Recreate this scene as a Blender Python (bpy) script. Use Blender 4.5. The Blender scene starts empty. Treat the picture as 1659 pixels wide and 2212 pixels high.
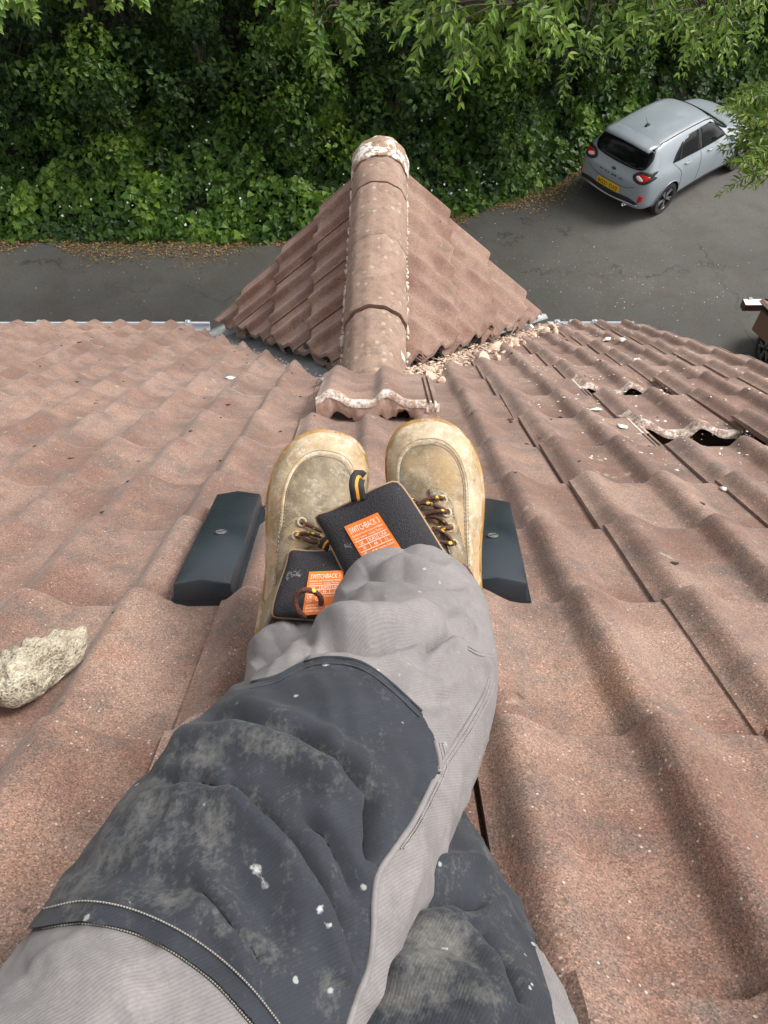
import bpy, bmesh, math, random
import numpy as np
from mathutils import Vector, Matrix
from mathutils.bvhtree import BVHTree

random.seed(7); RNG = np.random.default_rng(11)
rad = math.radians
SC = bpy.context.scene
COL = SC.collection

# ------------------------------------------------------------------ camera
HC = 9.7                                   # eye height over the drive
TILT, PITCH, YAW, ROLL = rad(54), rad(35), rad(.8), rad(-.5)
FOC, EYE = 1700.0, .465                    # focal length in units of a 1659 x 2212 frame; eye above the roof plane
CAM = np.array([0, 0, HC])
_c, _s = math.cos(ROLL), math.sin(ROLL)
_r0 = np.array([math.cos(YAW), -math.sin(YAW), 0]); _y0 = np.array([math.sin(YAW), math.cos(YAW), 0]); _z = np.array([0, 0, 1.])
_u0 = _y0*math.sin(TILT)+_z*math.cos(TILT)
FWD = _y0*math.cos(TILT)-_z*math.sin(TILT)
RT = _c*_r0-_s*_u0; UP = _s*_r0+_c*_u0
cam_data = bpy.data.cameras.new('camera'); cam = bpy.data.objects.new('camera', cam_data); COL.objects.link(cam)
cam_data.sensor_fit = 'VERTICAL'; cam_data.sensor_height = 36; cam_data.lens = 36*FOC/2212
cam_data.clip_start = .02; cam_data.clip_end = 500
cam.matrix_world = Matrix(((RT[0], UP[0], -FWD[0], 0), (RT[1], UP[1], -FWD[1], 0), (RT[2], UP[2], -FWD[2], HC), (0, 0, 0, 1)))
SC.camera = cam

# ------------------------------------------------------------------ sky, sun, exposure
SUN_EL, SUN_AZ = rad(52), rad(78)          # azimuth clockwise from +Y: high cloud-veiled sun to the right
w = bpy.data.worlds.new('World'); SC.world = w; w.use_nodes = True
nt = w.node_tree; bg = nt.nodes['Background']
sky = nt.nodes.new('ShaderNodeTexSky'); sky.sky_type = 'NISHITA'; sky.sun_disc = False
sky.sun_elevation = SUN_EL; sky.sun_rotation = SUN_AZ; sky.air_density = 1.0; sky.dust_density = 4.0; sky.ozone_density = 1.0
hsv = nt.nodes.new('ShaderNodeHueSaturation'); hsv.inputs['Saturation'].default_value = .10
nt.links.new(sky.outputs[0], hsv.inputs['Color']); nt.links.new(hsv.outputs[0], bg.inputs[0]); bg.inputs[1].default_value = .125
sd = bpy.data.lights.new('sun', 'SUN'); sd.energy = 1.5; sd.angle = rad(22); sd.color = (1, .95, .87)
sun = bpy.data.objects.new('sun', sd); COL.objects.link(sun)
_sv = Vector((math.sin(SUN_AZ)*math.cos(SUN_EL), math.cos(SUN_AZ)*math.cos(SUN_EL), math.sin(SUN_EL)))
sun.rotation_euler = _sv.to_track_quat('Z', 'Y').to_euler(); sun.location = (8, 2, 25)
SC.view_settings.view_transform = 'Standard'; SC.view_settings.look = 'None'; SC.view_settings.gamma = 1
SC.view_settings.use_curve_mapping = False; SC.view_settings.exposure = 1.08
SC.cycles.use_denoising = True
SC.cycles.max_bounces = 6; SC.cycles.transparent_max_bounces = 6; SC.cycles.diffuse_bounces = 3; SC.cycles.glossy_bounces = 3

# ------------------------------------------------------------------ helpers
def ray(x, y): return RT*(x-829.5)/FOC+UP*(1106-y)/FOC+FWD
def at(x, y, d): return CAM+ray(x, y)*d
def proj(P):
    v = np.asarray(P)-CAM; d = v@FWD
    return 829.5+FOC*(v@RT)/d, 1106-FOC*(v@UP)/d, d
RN = np.array([0, math.sin(PITCH), math.cos(PITCH)]); RS = np.array([0, math.cos(PITCH), -math.sin(PITCH)]); RX = np.array([1., 0, 0])
RO = CAM-RN*EYE
def rp(x, s, n=0): return RO+RX*x+RS*s+RN*n          # a point on the main roof: across, down the slope, proud
def roof_at(px, py, n=0):
    v = ray(px, py); t = ((RO+RN*n-CAM)@RN)/(v@RN); q = CAM+v*t-RO
    return q[0], q@RS
def ground_at(px, py, z=0):
    v = ray(px, py); return CAM+v*((z-HC)/v[2])

class MB:
    def __init__(self): self.v = []; self.f = []; self.m = []
    def add(self, vs, fs, mi=0):
        o = len(self.v); self.v += [tuple(map(float, p)) for p in vs]; self.f += [tuple(o+i for i in f) for f in fs]; self.m += [mi]*len(fs)
    def box(self, lo, hi, M=None, mi=0):
        x0, y0, z0 = lo; x1, y1, z1 = hi
        vs = [Vector(p) for p in ((x0,y0,z0),(x1,y0,z0),(x1,y1,z0),(x0,y1,z0),(x0,y0,z1),(x1,y0,z1),(x1,y1,z1),(x0,y1,z1))]
        if M is not None: vs = [M@p for p in vs]
        self.add(vs, [(0,3,2,1),(4,5,6,7),(0,1,5,4),(1,2,6,5),(2,3,7,6),(3,0,4,7)], mi)
    def tube(self, pts, r, k=8, closed=False, cap=True, mi=0, flat=1.0):
        pts = [Vector(p) for p in pts]; n = len(pts); rs = r if hasattr(r, '__len__') else [r]*n
        up = None; vs = []
        for i, p in enumerate(pts):
            t = (pts[(i+1) % n if closed else min(i+1, n-1)]-pts[(i-1) if closed else max(i-1, 0)]).normalized()
            if up is None:
                up = Vector((0, 0, 1)) if abs(t.z) < .9 else Vector((1, 0, 0))
            a = t.cross(up).normalized(); up = a.cross(t).normalized()
            for j in range(k):
                q = 2*math.pi*j/k; vs.append(p+(a*math.cos(q)+up*math.sin(q)*flat)*rs[i])
        fs = []
        for i in range(n if closed else n-1):
            for j in range(k):
                a0 = i*k+j; a1 = i*k+(j+1) % k; b = ((i+1) % n)*k
                fs.append((a0, a1, b+(j+1) % k, b+j))
        if cap and not closed: fs += [tuple(range(k))[::-1], tuple(range((n-1)*k, n*k))]
        self.add(vs, fs, mi)
    def prism(self, poly, axis_lo, axis_hi, fn, mi=0):
        n = len(poly); vs = [fn(p, axis_lo) for p in poly]+[fn(p, axis_hi) for p in poly]
        self.add(vs, [tuple(range(n))[::-1], tuple(range(n, 2*n))]+[(i, (i+1) % n, n+(i+1) % n, n+i) for i in range(n)], mi)
    def mesh(self, name, smooth=False):
        me = bpy.data.meshes.new(name); me.from_pydata(self.v, [], self.f); me.update()
        if smooth: me.polygons.foreach_set('use_smooth', [True]*len(me.polygons))
        return me
    def build(self, name, mat, parent=None, smooth=False, auto=None, flip=True):
        me = self.mesh(name, smooth)
        if flip: fix_normals(me)
        for mm in (mat if isinstance(mat, (list, tuple)) else [mat]): me.materials.append(mm)
        if isinstance(mat, (list, tuple)): me.polygons.foreach_set('material_index', self.m)
        if auto: sharp(me, auto)
        return link(name, me, parent)
def fix_normals(me):
    bm = bmesh.new(); bm.from_mesh(me); bmesh.ops.recalc_face_normals(bm, faces=bm.faces); bm.to_mesh(me); bm.free()
def sharp(me, ang):
    me.polygons.foreach_set('use_smooth', [True]*len(me.polygons)); me.set_sharp_from_angle(angle=rad(ang))
def link(name, data, parent=None, M=None):
    o = bpy.data.objects.new(name, data); COL.objects.link(o)
    if parent is not None: o.parent = parent
    if M is not None: o.matrix_local = M
    return o
def tag(o, label=None, cat=None, group=None, kind=None):
    if label: o['label'] = label
    if cat: o['category'] = cat
    if group: o['group'] = group
    if kind: o['kind'] = kind
    return o
def thing(name, label, cat, loc=(0, 0, 0), group=None, M=None):
    o = link(name, None)
    if M is not None: o.matrix_local = M
    else: o.location = loc
    return tag(o, label, cat, group)
def frame(o, x, y, z): return Matrix(((x[0], y[0], z[0], o[0]), (x[1], y[1], z[1], o[1]), (x[2], y[2], z[2], o[2]), (0, 0, 0, 1)))
def rock(bm_r, seed, sub=2, sq=(1, 1, 1), rough=.35):
    """an irregular lump, as a mesh builder, of about bm_r radius"""
    bm = bmesh.new(); bmesh.ops.create_icosphere(bm, subdivisions=sub, radius=1)
    rg = random.Random(seed); dirs = [(Vector((rg.gauss(0,1), rg.gauss(0,1), rg.gauss(0,1))).normalized(), rg.uniform(.35, .95)) for _ in range(14)]
    for v in bm.verts:
        k = 1.0
        for d, h in dirs:
            q = v.co.dot(d)
            if q > h: k = min(k, (h+(q-h)*.15)/q)
        k *= 1+rg.uniform(-rough, rough)*.25
        v.co = Vector((v.co.x*sq[0], v.co.y*sq[1], v.co.z*sq[2]))*k*bm_r
    m = MB(); bm.verts.index_update(); m.add([v.co for v in bm.verts], [[v.index for v in f.verts] for f in bm.faces]); bm.free()
    return m

# ------------------------------------------------------------------ materials
class NT:
    def __init__(self, name, rough=.8, **kw):
        self.m = bpy.data.materials.new(name); self.m.use_nodes = True; self.t = self.m.node_tree
        self.b = self.t.nodes['Principled BSDF']; self.b.inputs['Roughness'].default_value = rough
        for k, v in kw.items(): self.b.inputs[k.replace('_', ' ')].default_value = v
    def n(self, typ, ins=None, **pr):
        nd = self.t.nodes.new('ShaderNode'+typ)
        for k, v in pr.items(): setattr(nd, k, v)
        for k, v in (ins or {}).items(): self.put(nd.inputs[k], v)
        return nd
    def put(self, sock, v):
        if isinstance(v, bpy.types.NodeSocket): self.t.links.new(v, sock)
        elif isinstance(v, (tuple, list)) and len(v) == 3 and sock.type == 'RGBA': sock.default_value = (*v, 1)
        else: sock.default_value = v
    def coords(self, rnd=True, kind='Object'):
        c = self.n('TexCoord').outputs[kind]
        if not rnd: return c
        o = self.n('ObjectInfo').outputs['Random']
        s = self.n('VectorMath', {0: (37., 53., 71.), 'Scale': o}, operation='SCALE').outputs[0]
        return self.n('VectorMath', {0: c, 1: s}, operation='ADD').outputs[0]
    def noise(self, co, scale, detail=4, rough=.6, out='Fac'):
        return self.n('TexNoise', {'Vector': co, 'Scale': scale, 'Detail': detail, 'Roughness': rough}).outputs[out]
    def vor(self, co, scale, out='Distance', feature='F1', rnd=1.0):
        return self.n('TexVoronoi', {'Vector': co, 'Scale': scale, 'Randomness': rnd}, feature=feature).outputs[out]
    def ramp(self, f, *stops):
        r = self.n('ValToRGB', {0: f}); e = r.color_ramp.elements
        while len(e) < len(stops): e.new(.5)
        for el, (p, c) in zip(e, stops): el.position = p; el.color = (*c, 1) if len(c) == 3 else c
        return r.outputs[0]
    def mr(self, f, a, b, c=0., d=1.): return self.n('MapRange', {0: f, 1: a, 2: b, 3: c, 4: d}).outputs[0]
    def mix(self, f, a, b, mode='MIX'):
        nd = self.n('MixRGB', {0: f, 1: a, 2: b}, blend_type=mode); return nd.outputs[0]
    def math(self, op, a, b=0.): return self.n('Math', {0: a, 1: b}, operation=op).outputs[0]
    def attr(self, name, out='Color'): return self.n('Attribute', attribute_name=name).outputs[out]
    def bump(self, h, strength=.5, dist=.002):
        nd = self.n('Bump', {'Height': h, 'Strength': strength, 'Distance': dist}); self.put(self.b.inputs['Normal'], nd.outputs[0])
    def col(self, v): self.put(self.b.inputs['Base Color'], v)
    def rough(self, v): self.put(self.b.inputs['Roughness'], v)

def plain(name, c, rough=.7, var=.12, scale=20, bump=.0, **kw):
    t = NT(name, rough, **kw); co = t.coords(); f = t.noise(co, scale, 5)
    t.col(t.mix(f, tuple(x*(1-var) for x in c), tuple(min(1, x*(1+var)) for x in c)))
    if bump: t.bump(f, bump, .003)
    return t.m

def tile_material(name, red=1.0, lich=.5, film=.8):
    t = NT(name, .93); co = t.coords(); rnd = t.n('ObjectInfo').outputs['Random']
    big = t.noise(co, 4.0, 5, .65); mid = t.noise(co, 13, 7, .72)
    c1 = (.168*red, .091, .066); c2 = (.274, .180, .140); c3 = (.112, .088, .076)
    c = t.mix(t.mr(big, .40, .60), c1, c2)
    c = t.mix(t.mr(mid, .48, .68, 0, film), c, c3)                           # grey weathered film
    c = t.mix(t.mr(t.noise(co, 8, 4, .7), .58, .70, 0, .5), c, (.26, .130, .078))  # rusty blushes
    st = t.noise(t.n('Mapping', {0: co, 3: (30., 2.5, 30.)}).outputs[0], 1, 5, .7)
    c = t.mix(t.mr(st, .55, .72, 0, .45), c, (.12, .098, .086))            # rain streaks down the slope
    c = t.mix(1, c, t.ramp(rnd, (0, (.93, .92, .92)), (.35, (.98, .97, .97)), (.7, (1.02, 1.01, 1.0)), (1, (1.07, 1.06, 1.05))), 'MULTIPLY')
    g = t.n('TexVoronoi', {'Vector': co, 'Scale': 760.}); gr = t.n('SeparateColor', {0: g.outputs['Color']}).outputs[0]
    c = t.mix(1.0, c, t.ramp(gr, (0, (.48,)*3), (.5, (.96,)*3), (.85, (1.17,)*3), (1, (1.8, 1.72, 1.68))), 'MULTIPLY')
    g2 = t.n('TexVoronoi', {'Vector': co, 'Scale': 240.}); r2 = t.n('SeparateColor', {0: g2.outputs['Color']}).outputs[1]
    sp = t.math('MULTIPLY', t.mr(r2, .955, .97), t.mr(g2.outputs['Distance'], .34, .24))
    c = t.mix(t.math('MULTIPLY', sp, .7), c, (.55, .50, .45))
    g3 = t.n('TexVoronoi', {'Vector': co, 'Scale': 24.}); r3 = t.n('SeparateColor', {0: g3.outputs['Color']}).outputs[2]
    wob = t.math('ADD', g3.outputs['Distance'], t.math('MULTIPLY', t.noise(co, 90, 4, .7), .55))
    sp3 = t.math('MULTIPLY', t.mr(r3, .90, .91), t.mr(wob, .50, .38))
    c = t.mix(t.math('MULTIPLY', sp3, lich), c, (.42, .36, .28))          # lichen discs
    sp4 = t.math('MULTIPLY', t.mr(r3, .05, .04), t.mr(wob, .42, .36))
    c = t.mix(t.math('MULTIPLY', sp4, .8), c, (.05, .035, .028))          # dark moss crumbs
    t.b.inputs['Sheen Weight'].default_value = .14; t.b.inputs['Sheen Roughness'].default_value = .45; t.b.inputs['Sheen Tint'].default_value = (1, .93, .88, 1)
    t.col(c); t.bump(t.math('ADD', gr, t.math('ADD', t.math('MULTIPLY', t.noise(co, 240, 3), 1.2), t.math('MULTIPLY', t.noise(co, 40, 4), 1.5))), .6, .0012)
    return t.m
M_TILE = tile_material('weathered_concrete_tile')
M_GTILE = tile_material('sheltered_red_tile', 1.04, .25, .4)
def pale_material(name, base, mot, rough=.9):
    t = NT(name, rough); co = t.coords(); f = t.noise(co, 28, 6, .7)
    t.col(t.mix(t.mr(f, .35, .65), base, mot)); t.bump(t.noise(co, 160, 4), .5, .002); return t.m
M_MORTAR = pale_material('lime_mortar', (.62, .55, .45), (.40, .31, .24))
M_LUMP = None
M_LEAD = pale_material('lead_flashing', (.15, .16, .165), (.26, .27, .27), .7)
M_BROKEN = pale_material('broken_red_clay', (.33, .12, .075), (.22, .10, .07))
M_BATTEN = pale_material('old_batten_wood', (.16, .085, .05), (.09, .055, .04))
M_FELT = plain('bitumen_felt', (.03, .028, .027), .95); M_SARK = plain('old_brown_underlay', (.095, .065, .048), .95, .3, 12)
M_PVCW = plain('white_pvc', (.78, .80, .83), .35, .04)
M_GUTTER = plain('grey_white_gutter', (.40, .42, .46), .5, .15)
M_BROWN = plain('dark_brown_pvc', (.085, .033, .022), .35, .12)
M_TAN = plain('tan_brown_boarding', (.17, .095, .055), .6, .15, 8)
M_STEEL = plain('zinc_steel', (.55, .56, .57), .35, .1, Metallic=.9)

# ------------------------------------------------------------------ roof tiles
TW, TL, RH, TT = .30, .42, .028, .013      # cover width, length, roll height, thickness
def sstep(t): t = min(1, max(0, t)); return t*t*(3-2*t)
def prof(x):
    if x > .2985:                                                     # ribbed underlap that the next tile covers
        u = x-.2985
        return -.011+(.007 if .008 < u < .014 or .021 < u < .027 else 0)
    t = (x % .15)/.15
    e = sstep(t/.235) if t < .235 else 1-sstep((t-.235)/.46)
    return RH*e+(.006*(1-sstep(x/.03)) if x < .03 else 0)
XS_FULL = [0, .006, .012, .02, .028, .036, .046, .058, .072, .088, .104, .12, .1499, .156, .162, .170, .178, .186, .196, .208, .222, .238, .254, .27, .298, .2986, .3064, .3066, .3124, .3126, .3194, .3196, .3254, .3256, .333]
XS_LOW = [0, .015, .035, .06, .09, .12, .15, .165, .185, .21, .24, .27, .298, .2986, .333]
def tile_builder(seed=0, low=False):
    rg = random.Random(seed); xs = XS_LOW if low else XS_FULL; m = MB()
    n = len(xs); k1, k2 = rg.uniform(20, 45), rg.uniform(60, 110); a, b = rg.uniform(0, 6), rg.uniform(0, 6)
    wob = lambda x: .0011*math.sin(x*k1+a)+.0009*math.sin(x*k2+b)
    rows = [(0, 0), (.14, 0), (.28, 0), (.40, 0), (.413, -.0012), (.4185, -.005), (.419, -.5), (.28, -1), (.0, -1)]
    if low: rows = [(0, 0), (.40, 0), (.417, -.003), (.418, -1), (.0, -1)]
    vs = []
    for s, d in rows:
        for x in xs:
            z = prof(x); s2 = s+(wob(x) if s > .39 else 0)
            if d <= -.4: z += -TT*(-d)*1.15
            else: z += d
            vs.append((x, s2, z))
    R = len(rows); fs = []
    for i in range(R):
        for j in range(n-1):
            i2 = (i+1) % R; fs.append((i*n+j, i*n+j+1, i2*n+j+1, i2*n+j))
    fs.append(tuple(i*n for i in range(R))); fs.append(tuple(i*n+n-1 for i in range(R))[::-1])
    m.add(vs, fs); return m
def tile_mesh(name, mat, seed=0, low=False):
    me = tile_builder(seed, low).mesh(name); fix_normals(me); me.materials.append(mat); sharp(me, 38); return me
def clip_mesh(me, planes, M):
    """a copy of me with everything on the negative side of the world planes (point, normal) cut away; None when nothing is left"""
    bm = bmesh.new(); bm.from_mesh(me); Mi = M.inverted(); cut = False
    for p, nn in planes:
        lp = Mi@Vector(p); ln = (Mi.to_3x3()@Vector(nn)).normalized()
        ds = [(v.co-lp).dot(ln) for v in bm.verts]
        if not ds or max(ds) < .004: bm.free(); return None
        if min(ds) < 0:
            cut = True
            g = bmesh.ops.bisect_plane(bm, geom=bm.verts[:]+bm.edges[:]+bm.faces[:], plane_co=lp, plane_no=ln, clear_inner=True)
            bmesh.ops.holes_fill(bm, edges=[e for e in bm.edges if e.is_boundary], sides=200)
    if not cut: bm.free(); return me
    out = bpy.data.meshes.new('roof_tile'); bm.to_mesh(out); bm.free(); out.materials.append(me.materials[0]); sharp(out, 38); return out

house = thing('house', 'brick house with brown tiled roof and a small gable above the eaves', 'house', (0, 0, 0))
main_roof_m = MB()
S_TOP, S_EAVE, X_L, X_R = -1.15, 4.80, -6.2, 1.55
main_roof_m.add([rp(X_L, S_TOP, -.10), rp(X_R, S_TOP, -.10), rp(X_R, S_EAVE, -.085), rp(X_L, S_EAVE, -.085),
                 rp(X_L, S_TOP, -.14), rp(X_R, S_TOP, -.14), rp(X_R, S_EAVE, -.125), rp(X_L, S_EAVE, -.125)],
                [(0, 1, 2, 3), (7, 6, 5, 4), (0, 4, 5, 1), (1, 5, 6, 2), (2, 6, 7, 3), (3, 7, 4, 0)])
main_roof = main_roof_m.build('main_roof', M_SARK, house)
VARS = [tile_mesh('roof_tile', M_TILE, k) for k in range(5)]
COURSE = {-1: .385, 0: .672, 1: .979, 2: 1.268, 3: 1.535, 4: 1.84, 5: 2.16, 6: 2.50, 7: 2.82, 8: 3.12, 9: 3.46, 10: 3.77, 11: 4.10, 12: 4.44, 13: 4.80}
TILT_T = math.asin(.0205/.335)
SD = RS*math.cos(TILT_T)+RN*math.sin(TILT_T); ND = RN*math.cos(TILT_T)-RS*math.sin(TILT_T)
def tile_frame(x, s, n=0, rz=0, rx=0):
    o = rp(x, s, n)-SD*TL
    M = frame(o, RX, SD, ND)
    return M@Matrix.Translation((.15, TL, 0))@Matrix.Rotation(rz, 4, 'Z')@Matrix.Rotation(rx, 4, 'X')@Matrix.Translation((-.15, -TL, 0))
# valley lines on the main roof
V_S0, V_K = 2.72, 2.03
_vl = math.hypot(1, V_K)
def valley_plane(side, off):
    # keeps the main roof outside the gable: side -1 left, +1 right; in roof coordinates normal (side*K, -1)
    nn = (RX*side*V_K-RS)/_vl
    return (rp(0, V_S0, 0)+nn*off, nn)
MISSING = {(5, 2), (7, 2)}
far_tiles = MB(); lowb = tile_builder(3, True)
tile_count = 0
for c in range(-5, 14):
    s = COURSE[c] if c in COURSE else .385+.29*(c+1)
    for k in range(-22, 5):
        x = .39+.30*(k-1)+.0
        if x < X_L: continue
        if (c, k) in MISSING: continue
        cx, cs = x+.15, s-.16
        u, v, d = proj(rp(cx, cs, 0))
        near = d > .1 and -190 < u < 1860 and v < 2330 and c >= -1
        rg = random.Random(c*101+k)
        M = tile_frame(x+rg.uniform(-.002, .002), s+rg.uniform(-.004, .004), rg.uniform(-.0012, .0015), rg.uniform(-.004, .004), rg.uniform(-.004, .006))
        side = -1 if cx < 0 else 1
        planes = [valley_plane(side, .115 if side < 0 else .095)] if cs > 1.9 and abs(cx) < 1.35 else []
        if planes:
            me = clip_mesh(VARS[rg.randrange(5)], planes, M)
            if me is None: continue
        else: me = VARS[rg.randrange(5)]
        if near:
            link('roof_tile', me, main_roof, M); tile_count += 1
        elif me in VARS:
            far_tiles.add([M@Vector(p) for p in lowb.v], lowb.f)
o = far_tiles.build('roof_tiles_beyond', M_TILE, main_roof, auto=38); tag(o, kind='stuff')
for s in (1.87, 2.2, 2.53, 2.86):                                      # battens seen in the two holes
    b = MB(); b.box((.62, s-.025, -.083), (1.45, s+.019, -.050), frame(RO, RX, RS, RN)); b.build('batten', M_BATTEN, main_roof)

# ------------------------------------------------------------------ the small gable over the eaves
gable_roof_m = MB()
GQ = rad(47.5); GY = 3.53; GZ = HC-8+6.067; GXC = .008                    # pitch, verge, height where the slopes meet, centre
def gx(Y): return -.016+.022*(Y-2.0)
cq, sq_ = math.cos(GQ), math.sin(GQ)
VP_L = ((gx(2.0), 1.97, 0), (.852, .523, 0)); VP_R = ((gx(2.0), 1.97, 0), (-.852, .523, 0))
for sgn in (-1, 1):
    d = -.06
    p = lambda X, Y: (gx(Y)+X, Y, GZ-abs(X)*sq_/cq+d)
    pts = [p(0, 2.06), p(sgn*.90, GY), p(0, GY)]
    low_ = [(a, b, c-.02) for a, b, c in pts]
    gable_roof_m.add(pts+low_, [(0, 1, 2), (5, 4, 3), (0, 3, 4, 1), (1, 4, 5, 2), (2, 5, 3, 0)])
gable_roof = gable_roof_m.build('gable_roof', M_FELT, house)
GVARS = [tile_mesh('roof_tile', M_GTILE, k+20) for k in range(4)]
for sgn, noses in ((-1, (.45, .775, 1.12, 1.475)), (1, (.49, .82, 1.16, 1.475))):
    dn = np.array([sgn*cq, 0, -sq_]); nrm = np.array([sgn*sq_, 0, cq]); xa = np.array([0, 1., 0]) if sgn < 0 else np.array([0, -1., 0])
    TG = TILT_T*1.7; sdg = dn*math.cos(TG)+nrm*math.sin(TG); ndg = nrm*math.cos(TG)-dn*math.sin(TG)
    for ci, dist in enumerate(noses):
        for j in range(7):
            Y0 = GY-.30*(j+1)-.03 if sgn < 0 else GY-.30*j
            rg = random.Random(ci*31+j+(500 if sgn > 0 else 0))
            org = np.array([gx(GY), Y0, GZ])+dn*(dist+rg.uniform(-.006, .006))-sdg*TL+nrm*rg.uniform(-.001, .002)
            M = frame(org, xa, sdg, ndg)@Matrix.Rotation(rg.uniform(-.006, .006), 4, 'Z')
            vpl = VP_L if sgn < 0 else VP_R
            off = (.034 if sgn < 0 else .010)+rg.uniform(-.008, .012)
            vp = (np.array(vpl[0])+np.array(vpl[1])*off, vpl[1])
            head = (np.array([gx(GY), Y0, GZ])+dn*.10, tuple(dn))
            me = clip_mesh(GVARS[rg.randrange(4)], [vp, head], M)
            if me is not None: link('roof_tile', me, gable_roof, M)
# half-round ridge tiles
t = NT('ridge_tile_clay', .92); co = t.coords()
c = t.mix(t.mr(t.noise(co, 9, 6, .7), .35, .65), (.215, .135, .100), (.30, .210, .160))
c = t.mix(t.mr(t.noise(co, 30, 7, .75), .50, .66, 0, .8), c, (.13, .10, .085)); c = t.mix(t.mr(t.noise(co, 55, 5, .75), .58, .70, 0, .6), c, (.42, .33, .25))
g = t.n('TexVoronoi', {'Vector': co, 'Scale': 38.}); r3 = t.n('SeparateColor', {0: g.outputs['Color']}).outputs[0]
wob = t.math('ADD', g.outputs['Distance'], t.math('MULTIPLY', t.noise(co, 120, 3), .4))
c = t.mix(t.math('MULTIPLY', t.math('MULTIPLY', t.mr(r3, .78, .80), .6), t.mr(wob, .62, .42)), c, (.42, .35, .27))
g = t.n('TexVoronoi', {'Vector': co, 'Scale': 13.}); r3 = t.n('SeparateColor', {0: g.outputs['Color']}).outputs[1]
wob = t.math('ADD', g.outputs['Distance'], t.math('MULTIPLY', t.noise(co, 70, 4), .45))
c = t.mix(t.math('MULTIPLY', t.mr(r3, .94, .95), t.mr(wob, .46, .38)), c, (.78, .76, .71))
t.col(c); t.bump(t.noise(co, 180, 5, .7), .6, .003); M_RIDGE = t.m
t = NT('lichen_crusted_ridge', .95); co = t.coords(); n1 = t.noise(co, 17, 7, .72)
c = t.mix(t.mr(n1, .43, .50), (.70, .67, .62), (.26, .175, .12)); c = t.mix(t.mr(t.noise(co, 45, 4), .60, .68), c, (.09, .06, .035))
t.col(c); t.bump(n1, .8, .006); M_RIDGEW = t.m
def ridge_tile(y0, y1, r0, r1, mat, zc, name='ridge_tile', up=0):
    m = MB(); K = 22; ys = [y0, y0+.012, (y0+y1)/2, y1-.012, y1]; vs = []; rg = random.Random(int(y0*1000))
    for th, s in ((0, 1), (-.016, -1)):
        for i, y in enumerate(ys if s > 0 else ys[::-1]):
            f = (y-y0)/(y1-y0); r = r0+(r1-r0)*f+th
            if i in (0, 4): r -= .003
            for j in range(K+1):
                a = math.pi*(j/K)*1.02-.01*math.pi
                rr = r+.0022*math.sin(j*1.7+y*31)+.002*math.sin(j*.6+y*9)
                vs.append((gx(y)-math.cos(a)*rr, y, zc+math.sin(a)*rr*1.02+up*f))
    n = K+1; R = 10
    fs = [(i*n+j, i*n+j+1, ((i+1) % R)*n+j+1, ((i+1) % R)*n+j) for i in range(R) for j in range(K)]
    fs += [tuple(i*n for i in range(R)), tuple(i*n+K for i in range(R))[::-1]]
    m.add(vs, fs); return m.build(name, mat, gable_roof, auto=40)
RZ = HC-8+5.945
ridge_tile(1.93, 2.355, .118, .117, M_RIDGE, RZ-.002)
ridge_tile(2.362, 2.805, .125, .121, M_RIDGE, RZ+.003)
ridge_tile(2.812, 3.185, .123, .126, M_RIDGE, RZ-.003)
ridge_tile(3.191, 3.385, .127, .126, M_RIDGE, RZ)
ridge_tile(3.388, 3.545, .134, .134, M_RIDGEW, RZ)
for sgn in (-1, 1):                                                   # mortar bedding squeezed out under the ridge
    m = MB()
    for i in range(46):
        rg = random.Random(i*7+sgn); y = 2.0+i*.0335
        rk = rock(rg.uniform(.007, .02), i*3+sgn, 1, (1, 1.9, .8))
        m.add([Vector(v)+Vector((gx(y)+sgn*(.122+rg.uniform(-.004, .006)), y, RZ-.012+rg.uniform(-.01, .008))) for v in rk.v], rk.f)
    tag(m.build('ridge_bedding', M_MORTAR, gable_roof, smooth=True), kind='stuff')

# lead in the two valleys
for sgn in (-1, 1):
    m = MB(); vs = []; nL = 26
    offs = (-.185, -.12, -.05, .0, .06, .14, .15)
    hs = (-.048, -.043, -.046, -.05, -.030, .005, .003) if sgn < 0 else (-.044, -.040, -.045, -.05, -.030, .03, .026)
    for i in range(nL+1):
        s = 2.60+(4.79-2.60)*i/nL; x0 = sgn*(s-V_S0)/V_K
        for j, (of, h) in enumerate(zip(offs, hs)):
            # offset across the valley, positive towards the gable
            vs.append(rp(x0-sgn*of*V_K/_vl+gx(2.4), s+of/_vl, h+.004*math.sin(i*1.9+j)+.003*math.sin(i*.7+j*2)))
    n = len(offs)
    m.add(vs, [(i*n+j, i*n+j+1, (i+1)*n+j+1, (i+1)*n+j) for i in range(nL) for j in range(n-1)])
    o = m.build('valley_lead', M_LEAD if sgn < 0 else M_LEAD, house, smooth=True)
    sm = o.modifiers.new('t', 'SOLIDIFY'); sm.thickness = .003; sm.offset = -1
m = MB(); rr = []                                                      # light grey upstand on the right-hand valley
for i in range(15):
    f = i/14; s = 3.95+.85*f; x0 = (s-V_S0)/V_K
    rr.append((x0, s))
vs = []
for i, (x0, s) in enumerate(rr):
    wv = .006*math.sin(i*1.3)
    vs += [rp(x0-.105, s+.03, -.02), rp(x0-.10, s+.03, .05+wv), rp(x0-.082, s+.02, .066+wv), rp(x0-.02, s, .058+wv), rp(x0-.005, s, .03)]
m.add(vs, [(i*5+j, i*5+j+1, (i+1)*5+j+1, (i+1)*5+j) for i in range(14) for j in range(4)])
o = m.build('lead_upstand', pale_material('pale_lead', (.28, .30, .305), (.40, .42, .42), .65), house, smooth=True)
sm = o.modifiers.new('t', 'SOLIDIFY'); sm.thickness = .004

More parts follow.
